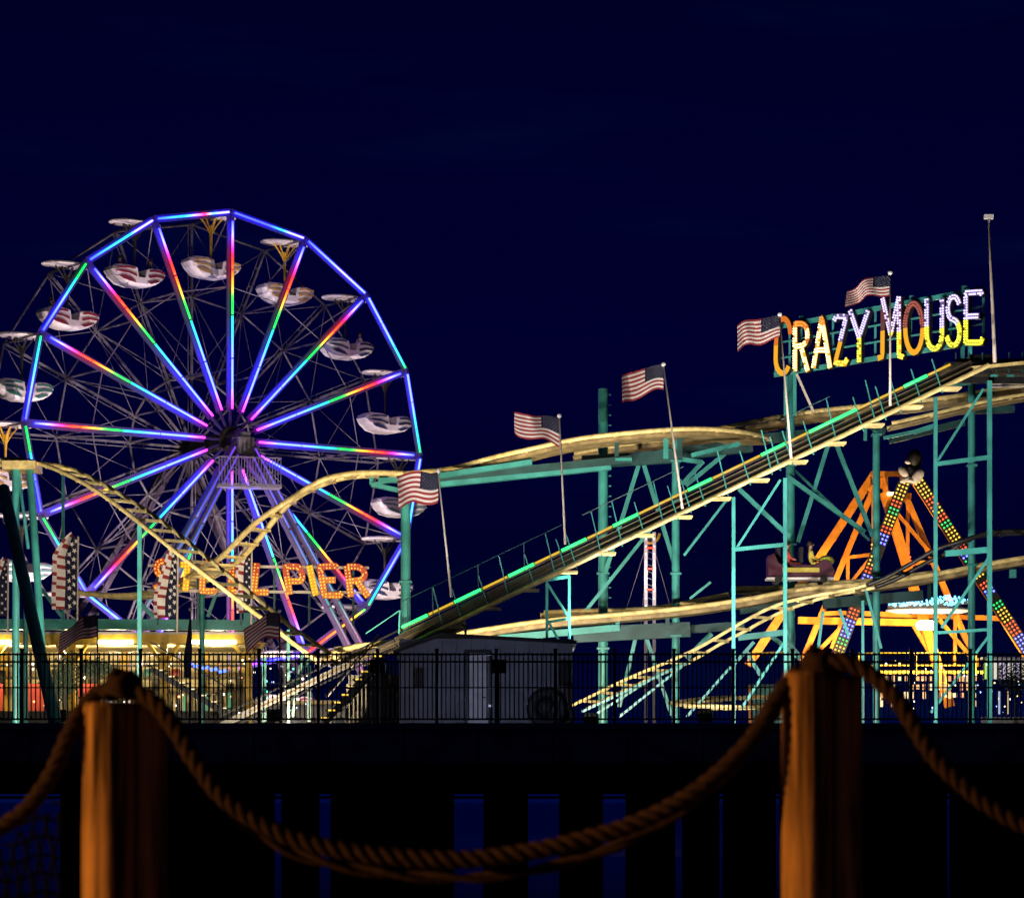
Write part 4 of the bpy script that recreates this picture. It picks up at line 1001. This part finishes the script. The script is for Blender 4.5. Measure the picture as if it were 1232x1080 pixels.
# ------------------------------------------------------------------ pale shed
shx0, shx1 = P(480, 0, 86).x, P(689, 0, 86).x; shz = P(0, 768, 86).z
sh = thing('shed', Vector(((shx0+shx1)/2, 86, DZ)), 'pale grey shed with a low dark roof behind the fence under the lift hill', 'shed')
npn = 12; pw = (shx1-shx0)/npn
for i in range(npn):
    boxo('wall_panel', (shx0+pw*(i+.5), 86.1, (DZ+shz)/2), pw-.012, .1, shz-DZ, M['wall'], sh)
for x in (shx0+.05, shx1-.05): boxo('side_wall', (x, 88.2, (DZ+shz)/2), .1, 4.1, shz-DZ, M['wall'], sh)
b = MB(); a0 = P(473, 782, 85.8); a1 = P(530, 761, 85.8); a2 = P(694, 770, 85.8)
for y in (85.8, 90.4):
    for p in (a0, a1, a2): b.vert((p.x, y, p.z))
    for p in (a2, a1, a0): b.vert((p.x, y, p.z-.1))
b.face((5, 4, 3, 2, 1, 0)); b.face((6, 7, 8, 9, 10, 11))
for j in range(6): b.face((j, (j+1) % 6, 6+(j+1) % 6, 6+j))
b.build('roof', M['black'], sh)
dx0, dx1 = P(561, 0, 85.9).x, P(589, 0, 85.9).x; dzt = P(0, 785, 85.9).z
dr = boxo('door', ((dx0+dx1)/2, 85.99, (DZ+dzt)/2), dx1-dx0-.1, .06, dzt-DZ, M['white'], sh)
for x in (dx0-.02, dx1+.02): boxo('door_frame', (x, 85.98, (DZ+dzt)/2), .07, .12, dzt-DZ, M['black'], sh)
boxo('door_frame', ((dx0+dx1)/2, 85.98, dzt+.03), dx1-dx0+.12, .12, .07, M['black'], sh)
boxo('door_handle', (dx1-.16, 85.92, DZ+1.0), .1, .06, .03, M['dark'], sh)
for px, pz_, wv, hv in ((505, 815, 10, 22), (678, 810, 12, 30)):
    boxo('meter_box', P(px, pz_, 85.95), wv/F*86, .2, hv/F*86, M['dark'], sh)
for px, r_ in ((659, .62), (676, .4)):
    c = P(px, 0, 84); c.z = DZ+r_
    b = MB(); b.smooth = True; pts = [c+Vector((math.cos(t*PI/12)*r_*.72, 0, math.sin(t*PI/12)*r_*.72)) for t in range(25)]; b.tube(pts, r_*.28, 8, None, False)
    b.tube([c-Vector((0, .04, 0)), c+Vector((0, .04, 0))], r_*.45, 16)
    tag(b.build('spare_wheel', M['rubber'], None, c), 'large black wheel leaning on the shed front' if r_ > .5 else 'smaller black wheel beside the large one at the shed corner', 'wheel')
lp_ = P(590, 0, 81.0); lp_.z = DZ+.3
# faint bluish fill lamp on a short bollard, added to brighten the shed front
t = thing('shed_fill_lamp', lp_-Vector((0, 0, .3)), 'added short bollard lamp brightening the front of the pale shed', 'bollard lamp')
b = MB(); b.tube([lp_-Vector((0, 0, .3)), lp_+Vector((0, 0, .25))], .06, 8); b.build('bollard', M['black'], t)
b = MB(); b.tube([lp_+Vector((0, 0, .26)), lp_+Vector((0, 0, .32))], .055, 8); b.build('lens', emi('bollard_lens', (.6, .65, 1), .5), t)
point(lp_+Vector((0, 0, .5)), 85, (.55, .64, 1), .15, t)

# ------------------------------------------------------------------ orange ride on the right
OD = 150.0
orr = thing('pendulum_ride', Vector((P(1080, 0, OD).x, OD, DZ)), 'orange lattice tower ride with rows of coloured bulbs on its legs', 'amusement ride')
def ob(name, x1, y1, x2, y2, wv, dd=0, m='orange', d2=None):
    return bar(name, P(x1, y1, OD+dd), P(x2, y2, OD+(dd if d2 is None else d2)), wv/F*OD, wv/F*OD, M[m], orr)
for a in ((1052, 570, 900, 800, 10, 2.5), (1049, 592, 965, 795, 7, 2), (1064, 592, 1143, 850, 11, -1), (1090, 598, 1176, 802, 7, 2), (1102, 580, 1262, 830, 9, -2), (1089, 580, 1004, 800, 8, -2)):
    ob('leg', *a)
for a in ((1014, 671, 1048, 667, 4, 2), (1020, 672, 1020, 700, 4, 2), (1048, 670, 1024, 700, 4, 2), (1092, 602, 1092, 668, 4, 2), (1080, 618, 1121, 667, 4, 1.6), (1094, 678, 1122, 676, 5, 1.8),
          (992, 738, 1018, 737, 5, 1.5), (1018, 748, 978, 790, 5, 1.7), (1012, 748, 1000, 780, 4, 1.7), (1130, 745, 1168, 790, 4.5, 1.6), (1149, 740, 1149, 800, 4, 1.2), (1095, 745, 1128, 800, 5, 1.1), (1050, 590, 1050, 690, 3, 0)):
    ob('lattice_bar', *a)
for a in ((960, 746, 1112, 749, 8, -.5), (1040, 738, 1210, 744, 6, 3.5)): ob('crossbeam', *a)
for a in ((1048, 570, 1092, 570, 6, 0), (1065, 570, 1065, 602, 6, 0), (1085, 574, 1087, 604, 5, 0), (1060, 597, 1096, 597, 7, 0), (1045, 590, 1062, 576, 5, 0)): ob('head_frame', *a)
boxo('motor_box', P(1056, 580, OD+.5), .7, .8, .6, M['orange'], orr)
boxo('head_lamp', P(1078, 594, OD-1.3), .9, .3, .16, emi('head_lamp_white', (1, .82, .45), 3.0), orr)
# dark and pale ornament at the top, built of petals round a ball
b = MB(); b.smooth = True; b.ball(P(1100, 553, OD-2), .42, .4, .55, 12, 8); b.ball(P(1097, 568, OD-2), .62, .45, .42); b.ball(P(1101, 578, OD-1.9), .42, .3, .25); b.build('top_ornament', M['black'], orr)
for x, y, a_, b_, rot in ((1087, 568, .36, .2, .9), (1104, 573, .46, .26, -.9), (1089, 577, .3, .14, -.4), (1095, 578, .3, .12, .1), (1092, 556, .16, .1, .3)):
    bb = MB(); bb.smooth = True; bb.ball((0, 0, 0), a_, .12, b_)
    place(bb.mesh('petal', M['petal']), 'petal', P(x, y, OD-2.5), orr, Quaternion((0, 1, 0), rot))
# bulb rows: hue runs yellow, orange, red, green, yellow ... blue
BC = [emi('ride_bulb_yellow', (1, .6, .06), 1.7), emi('ride_bulb_red', (1, .09, .02), 2.6), emi('ride_bulb_green', (.02, .8, .16), 1.8), emi('ride_bulb_blue', (.10, .12, 1), 6)]
def bulbs(x1, y1, x2, y2, dd, seq, rows=3):
    p = P(x1, y1, OD+dd); q = P(x2, y2, OD+dd); L_ = (q-p).length; n = int(L_/.2); t = (q-p).normalized(); s_ = t.cross(Vector((0, 1, 0))).normalized()
    parts_ = {}
    if rows > 1: bar('bulb_board', p+Vector((0, .12, 0)), q+Vector((0, .12, 0)), rows*.19+.1, .03, M['black'], orr) if False else MB().beam(p+Vector((0, .09, 0)), q+Vector((0, .09, 0)), rows*.19+.06, .03, s_).build('bulb_board', M['black'], orr)
    for i in range(n):
        f_ = i/n; k = None
        for a_, c_, key in seq:
            if a_ <= f_ < c_: k = key
        if k is None: continue
        for r_ in range(rows): parts_.setdefault(k, MB()).ball(p.lerp(q, f_)+s_*(r_-(rows-1)/2)*.19, .055, .04, .055, 6, 4)
    for k, mb in parts_.items():
        o = mb.build('bulb_rows', BC[k], orr); o['kind'] = 'stuff'
bulbs(1106, 580, 1262, 822, -2.35, [(0, .08, 0), (.08, .13, 1), (.13, .16, 0), (.16, .2, 1), (.2, .23, 2), (.23, .30, 0), (.30, .34, 1), (.34, .37, 3), (.38, .40, 2), (.42, .48, 0), (.50, .53, 1), (.53, .56, 3), (.60, .63, 2), (.63, .69, 0), (.69, .76, 1), (.76, .86, 3), (.86, .92, 2), (.92, 1, 0)])
bulbs(1088, 581, 1004, 796, -2.35, [(0, .09, 0), (.09, .14, 1), (.14, .18, 2), (.18, .24, 0), (.24, .29, 1), (.29, .34, 3), (.40, .47, 0), (.47, .52, 1), (.52, .56, 3), (.70, .77, 1), (.77, .86, 3), (.86, .90, 2), (.90, .95, 0), (.95, 1, 1)])
bulbs(1090, 655, 1100, 685, -1.6, [(0, 1, 1)], 1)
bulbs(1049, 655, 1049, 690, -.4, [(0, .6, 0), (.6, 1, 1)], 1)
# round canopy with cyan bulbs
cc_ = P(1118, 735, OD-4)
cnp = thing('ride_canopy', cc_, 'shallow grey canopy with clusters of cyan bulbs under the low track', 'canopy')
b = MB(); n = 24; rg = [[b.vert(cc_+Vector((rx*math.cos(2*PI*j/n), rx*.5*math.sin(2*PI*j/n), z))) for j in range(n)] for rx, z in ((.3, -.15), (1.6, -.12), (2.2, 0), (2.15, .1), (1.3, .32), (.2, .42))]
for r0, r1 in zip(rg, rg[1:]):
    for j in range(n): b.face((r0[j], r0[(j+1) % n], r1[(j+1) % n], r1[j]))
b.face(rg[0][::-1]); b.face(rg[-1]); b.smooth = True; b.build('shell', M['wall'], cnp, cc_)
bar('arm', P(1118, 728, OD-4), P(1118, 700, OD-3), .2, .2, M['dteal'], cnp)
b = MB(); rs = random.Random(5)
for i in range(150):
    if i < 85: x = rs.gauss(1142, 12); y = 722+rs.uniform(-6, 6)*(1-abs(x-1142)/40)
    else: x = rs.uniform(1068, 1125); y = 727-(x-1068)*.03+rs.uniform(-3, 2)
    b.ball(P(min(x, 1168), y, OD-6.4), .055, .055, .055, 6, 4)
o = b.build('bulbs', emi('cyan_bulb', (.12, .6, 1), 3.2), cnp); o['kind'] = 'stuff'
bar('bulb_frame', P(1068, 729, OD-6.3), P(1168, 724, OD-6.3), .06, .2, M['dark'], cnp)
# bright flood lamps on the ride
fl = thing('floodlight', P(1114, 757, OD-8), 'blazing white flood lamp glaring under the cyan canopy', 'floodlight')
for x in (1108.5, 1114, 1119.5):
    b = MB(); b.smooth = True; b.ball(P(x, 752, OD-8), .27, .12, .24, 10, 6); b.build('lamp_glass', emi('glare_lamp_'+str(int(x)), (1, .78, .42), 30), fl)
bar('bracket', P(1106, 756, OD-7.8), P(1122, 756, OD-7.8), .1, .06, M['dark'], fl)
point(P(1114, 751, OD-8.8), 900, (1, .72, .35), .2, fl)
for px, tg in ((980, (1040, 640, OD)), (1150, (1100, 640, OD))):
    p = P(px, 0, OD-9); p.z = DZ+.45
    flood('floodlight', p, P(*tg), 15000, 100, (1, .72, .38), 'orange tinted floodlight at the %s foot of the orange ride' % ('left' if px < 1000 else 'right'), h=.45)
# yellow railing and booth wall below
yr = thing('yellow_railing', Vector((P(1100, 0, OD-8).x, OD-8, DZ)), 'yellow tubular railing with rounded corners below the orange ride', 'railing')
for xa, xb in ((1034, 1096), (1102, 1174)):
    b = MB(); b.smooth = True; b.tube(smooth([P(xa, 812, OD-8), P(xa, 789, OD-8), P(xa+3, 786, OD-8), P(xb-3, 786, OD-8), P(xb, 789, OD-8), P(xb, 812, OD-8)], 3), .05, 6); b.build('hoop', M['yellow'], yr)
    bar('mid_rail', P(xa, 800, OD-8), P(xb, 800, OD-8), .06, .06, M['yellow'], yr)
bth = thing('booth', Vector((P(1120, 0, OD-6).x, OD-6, DZ)), 'low booth with glowing orange and white panels behind the fence below the orange ride', 'booth')
rsb = random.Random(4); PO = emi('lit_panel_orange', (1, .36, .06), .7); PW = emi('lit_panel_white', (1, .72, .38), .85); PR = emi('lit_panel_red', (1, .16, .06), .5)
for i in range(17):
    x = P(1052+i*7.5, 0, OD-6).x
    for j in range(4):
        if rsb.random() < .8-.13*j: boxo('lit_panel', (x+rsb.uniform(-.03, .03), OD-6, P(0, 816+j*10, OD-6).z), rsb.uniform(.12, .27), .05, rsb.uniform(.2, .36), rsb.choice((PO, PO, PW, PR)), bth)
boxo('base', (P(1118, 0, OD-5.9).x, OD-5.8, DZ+.9), 5.8, .1, 1.8, M['dark'], bth)
boxo('roof', (P(1118, 0, OD-6).x, OD-5.6, P(0, 808, OD-6).z), 6, 1.2, .1, M['yellow'], bth)
tb_ = thing('booth', Vector((P(932, 0, 130).x, 130, DZ)), 'small booth with ribbed teal walls and an orange corner post', 'booth')
for i in range(11): boxo('wall_rib', (P(908+i*5.2, 0, 130).x, 130+(i % 2)*.05, DZ+1.5), .17, .08, 3.0, M['teal'], tb_)
boxo('roof', (P(934, 0, 130).x, 130.8, DZ+3.1), 2.5, 2, .14, M['dteal'], tb_)
boxo('corner_post', (P(902, 0, 130).x, 129.8, DZ+1.5), .14, .14, 3.2, M['orange'], tb_)
bar('orange_rail', P(902, 786, 129.8), P(945, 784, 129.8), .08, .08, M['yellow'], tb_)
rb = thing('booth', Vector((P(1215, 0, 140).x, 140, DZ)), 'white lit kiosk with lime and violet glows at the right edge of the photo', 'kiosk')
for i, c in enumerate(((.6, 1, .2), (1, .95, .8), (.8, .7, 1), (1, .95, .9), (.75, .7, 1), (1, .9, .7))):
    boxo('lit_window', P(1188+i*9, 806, 140), .28, .05, .85, emi('kiosk_glow_%d' % i, c, .75), rb)
    boxo('mullion', P(1183.5+i*9, 806, 139.95), .05, .08, 1.0, M['white'], rb)
boxo('roof', P(1212, 792, 139.6), 2.6, 1.4, .1, M['white'], rb)
boxo('wall', (P(1212, 0, 140.3).x, 140.3, DZ+1.0), 2.5, .1, 2.0, M['wall'], rb)
for i in range(4): boxo('lower_light', P(1192+i*10, 845, 139.9), .1, .05, 1.1, emi('kiosk_low_%d' % i, ((1, .6, .25), (.6, .7, 1), (1, .7, .3), (1, .5, .2))[i], .7), rb)
# dark shrub against the kiosk
tr = thing('shrub', Vector((P(1220, 0, 120).x, 120, DZ)), 'dark round shrub in front of the white kiosk at the right edge', 'shrub')
b = MB(); rs = random.Random(9); ctr = P(1222, 815, 120)
for i in range(900):
    v = Vector((rs.gauss(0, 1), rs.gauss(0, 1), rs.gauss(0, 1))).normalized()*(rs.random()**.4); c = ctr+Vector((v.x*.8, v.y*.6, v.z*.85))
    a_ = Vector((rs.uniform(-1, 1), rs.uniform(-1, 1), rs.uniform(-1, 1))).normalized()*.07; e_ = a_.orthogonal().normalized()*.035
    b.face([b.vert(c-a_), b.vert(c+e_), b.vert(c+a_), b.vert(c-e_)])
o = b.build('foliage', M['leaf'], tr); b = MB(); b.tube([(ctr.x, 120, DZ), (ctr.x, 120, ctr.z)], [.08, .04], 6); b.build('stem', M['wood'], tr)

# drop tower far behind
dt = thing('drop_tower', Vector((P(782, 0, 230).x, 230, -1)), 'slender pale tower with three red lit bars seen beyond the coaster columns', 'tower')
for x in (777, 787): bar('upright', P(x, 640, 230), Vector((P(x, 0, 230).x, 230, -1)), .26, .26, M['white'], dt)
RB = emi('red_tube', (1, .06, .02), 2.2)
for y in (659, 684, 709): boxo('red_bar', P(782, y, 229.8), .6, .1, .12, RB, dt)
for y in range(646, 740, 8): bar('rung', P(777, y, 230), P(787, y+4, 230), .05, .05, M['grey'], dt)
b = MB(); b.tube([P(782, 640, 230)+Vector((math.cos(a*PI/8)*.75, 0, .75*math.sin(a*PI/8)-.1)) for a in range(8, 17)], .12, 6); b.build('sheave', M['yellow'], dt)
for x in (745, 815, 770): bar('guy_wire', P(782, 642, 230), Vector((P(x, 0, 230).x, 230, P(0, 760, 230).z)), .04, .04, M['grey'], dt)
b = MB(); 
for y in range(648, 740, 9):
    for x in (777, 787): b.ball(P(x, y, 229.7), .06, .06, .06, 6, 4)
o = b.build('bulbs', emi('tower_bulb', (1, .9, .85), 2.5), dt); o['kind'] = 'stuff'
point(P(782, 690, 227), 500, (1, .8, .8), .3, dt)

# dark bushes / planters silhouetted in front of the pavilion
for px, py, wv, hv, lab in ((78, 815, 22, 26, 'dark leafy planter in front of the red counter at the left'), (114, 803, 18, 9, 'low dark hanging planter before the bright wall panels')):
    c = P(px, py, 100); t = thing('planter', Vector((c.x, 100, DZ)), lab, 'planter')
    b = MB(); rs = random.Random(px)
    for i in range(500):
        q = c+Vector((rs.gauss(0, .42)*wv/F*100, rs.gauss(0, .2), rs.gauss(0, .42)*hv/F*100)); a_ = Vector((rs.uniform(-1, 1), 0, rs.uniform(-1, 1))).normalized()*.07; e_ = Vector((-a_.z, .02, a_.x))*.5
        b.face([b.vert(q-a_), b.vert(q+e_), b.vert(q+a_), b.vert(q-e_)])
    b.build('foliage', M['leaf'], t); boxo('box', (c.x, 100, DZ+.25), .7, .4, .5, M['wood'], t)
    bar('stem', (c.x, 100, DZ+.4), (c.x, 100, c.z), .06, .06, M['wood'], t)

# ------------------------------------------------------------------ foreground rope barrier (out of focus)
PDp = 11.0
def post(px, ytop, d, r, label):
    p = P(px, ytop, d); base = Vector((p.x, p.y, 1.3)); t = thing('wooden_post', base, label, 'post', 'wooden rope barrier posts')
    b = MB(); n = 40; zs = [1.3, 1.8, 2.3, 2.7, 3.0, p.z-.06, p.z-.02, p.z]; rs = random.Random(px); lob = [rs.uniform(-.04, .04) for _ in range(8)]
    rg = []
    for i, z in enumerate(zs):
        rr_ = r*(1.03-.02*i/len(zs))*(1 if i < 6 else (.985 if i == 6 else .90))
        rg.append([b.vert((p.x+math.cos(2*PI*j/n)*rr_*(1+.03*math.sin(3*2*PI*j/n+lob[0]*50)+.012*math.sin(11*2*PI*j/n)+.01*math.sin(z*7+j)), p.y+math.sin(2*PI*j/n)*rr_*(1+.03*math.sin(2*2*PI*j/n+1)), z)) for j in range(n)])
    for r0, r1 in zip(rg, rg[1:]):
        for j in range(n): b.face((r0[j], r0[(j+1) % n], r1[(j+1) % n], r1[j]))
    b.face(rg[-1]); b.smooth = True; b.build('shaft', M['post'], t, base)
    return t, p
t1, p1 = post(130, 845, PDp, .098, 'orange lit round wooden post at the left with rope over its top')
t2, p2 = post(970, 808, PDp, .092, 'orange lit round wooden post at the right with rope over its top')
post(180, 845, PDp+.065, .066, 'dark round post standing just behind the left orange lit one')
post(1018, 812, PDp+.065, .062, 'dark round post standing just behind the right orange lit one')
def rope(pts, r, label, group, strands=3, lay=.16, name='rope'):
    c = smooth([P(*p) for p in pts], 14)
    # even resampling
    out = [c[0]]; stp_ = .02
    for a_, b_ in zip(c, c[1:]):
        while (b_-out[-1]).length > stp_: out.append(out[-1]+(b_-out[-1]).normalized()*stp_)
    t = thing(name, c[0], label, 'rope', group)
    for s_ in range(strands):
        pts_ = []; s0 = 0
        for i, p in enumerate(out):
            tg = (out[min(i+1, len(out)-1)]-out[max(i-1, 0)]).normalized(); n1 = tg.cross(Vector((0, 1, 0))).normalized(); n2 = tg.cross(n1)
            a_ = 2*PI*(s_/strands)+2*PI*i*stp_/lay; pts_.append(p+(n1*math.cos(a_)+n2*math.sin(a_))*r*.5)
        b = MB(); b.smooth = True; b.tube(pts_, r*.56, 7); b.build('strand', M['rope'], t)
    return t
g = 'barrier ropes between the foreground posts'
rope([(150, 829, 11), (180, 840, 10.95), (205, 868, 10.92), (235, 915, 10.9), (265, 955, 10.9), (305, 985, 10.9), (360, 1010, 10.9), (440, 1027, 10.9), (540, 1034, 10.9), (620, 1027, 10.9), (700, 1010, 10.9), (770, 988, 10.9), (840, 950, 10.9), (900, 895, 10.92), (935, 840, 10.95), (962, 805, 11)], .036, 'thick twisted rope sagging between the two posts, upper of the pair', g)
rope([(140, 835, 11), (175, 832, 10.98), (215, 880, 11.05), (250, 940, 11.1), (300, 996, 11.1), (370, 1031, 11.1), (460, 1050, 11.1), (560, 1056, 11.1), (640, 1047, 11.1), (730, 1022, 11.1), (820, 975, 11.1), (885, 920, 11.1), (930, 860, 11.05), (960, 812, 11)], .024, 'thinner smooth rope sagging just below the thick one', g, 2, .5)
rope([(-60, 1030, 10.95), (0, 995, 10.95), (30, 975, 10.95), (60, 935, 10.95), (85, 880, 10.95), (108, 842, 11), (130, 828, 11)], .034, 'thick twisted rope falling to the left edge from the left post', g)
rope([(978, 800, 11), (1010, 795, 10.95), (1050, 812, 10.93), (1085, 850, 10.9), (1120, 905, 10.9), (1160, 945, 10.9), (1200, 975, 10.9), (1270, 1010, 10.9)], .034, 'thick twisted rope falling to the right edge from the right post', g)
# knots wrapped over the post tops
for (px, py), lab in (((146, 822), 'bulky dark rope knot on top of the left post'), ((984, 795), 'bulky dark rope knot on top of the right post')):
    c = P(px, py, 11); b = MB(); b.smooth = True
    for k in range(3):
        pts_ = [c+Vector((math.cos(t*PI/9)*(.055-.010*k), math.sin(t*PI/9)*.055, -.035+.026*k+.012*math.sin(t*PI/4.5+k))) for t in range(19)]; b.tube(pts_, .022, 7)
    b.tube([c+Vector((-.06, -.03, -.05)), c+Vector((-.02, 0, .05)), c+Vector((.05, .02, .02)), c+Vector((.08, -.02, -.05))], .022, 7)
    tag(b.build('rope_knot', M['rope'], None, c), lab, 'rope knot')
# net hanging below the left rope
b = MB()
for i in range(-3, 12):
    for s_ in (-1, 1):
        pts_ = []
        for j in range(9):
            y = 955+j*22; x = i*16+s_*(y-955)*.18*1.2+rr.uniform(-1, 1)
            if x < 76 and y > 1010-x*.85+0: pts_.append(P(x, y, 11.2))
        if len(pts_) > 1: b.tube(pts_, .007, 5)
for j in range(8):
    pts_ = [P(x, 970+j*22+x*(-.1)+4*math.sin(x*.1), 11.22) for x in range(-20, 80, 8)]
    pts_ = [p for p in pts_ if HZ-(p.z-EYE)*F/p.y > 1010-(616+F*p.x/p.y)*.85]
    if len(pts_) > 1: b.tube(pts_, .007, 5)
tag(b.build('rope_net', M['net'], None), 'dark rope net hanging below the rope at the lower left edge', 'net')

# sodium floodlight on a pole down the beach, left of the photographer's view
lx = Vector((-25.0, 3.6, 1.4))
sl_ = thing('street_lamp', lx, 'sodium street lamp standing far down the beach out of frame to the left', 'street lamp')
b = MB(); b.smooth = True; b.tube([lx, lx+Vector((0, 0, 3.6))], .07, 8); b.build('pole', M['dark'], sl_)
b = MB(); b.box(lx+Vector((.1, 0, 3.72)), .3, .5, .36); b.build('lamp_head', M['dark'], sl_)
b = MB(); b.box(lx+Vector((.26, 0, 3.72)), .02, .42, .3); b.build('lamp_glass', emi('sodium_glass', (1, .42, .08), 20), sl_)
l = bpy.data.lights.new('lamp', 'SPOT'); l.energy = 18500; l.spot_size = math.radians(26); l.spot_blend = .4; l.color = (1, .40, .065); l.shadow_soft_size = .2
lo = bpy.data.objects.new('lamp', l); COL.objects.link(lo); lo.parent = sl_; lo.location = (.4, 0, 3.72)
lo.rotation_mode = 'QUATERNION'; lo.rotation_quaternion = (Vector((0, 11.0, 2.6))-(lx+Vector((.4, 0, 3.72)))).to_track_quat('-Z', 'Y')
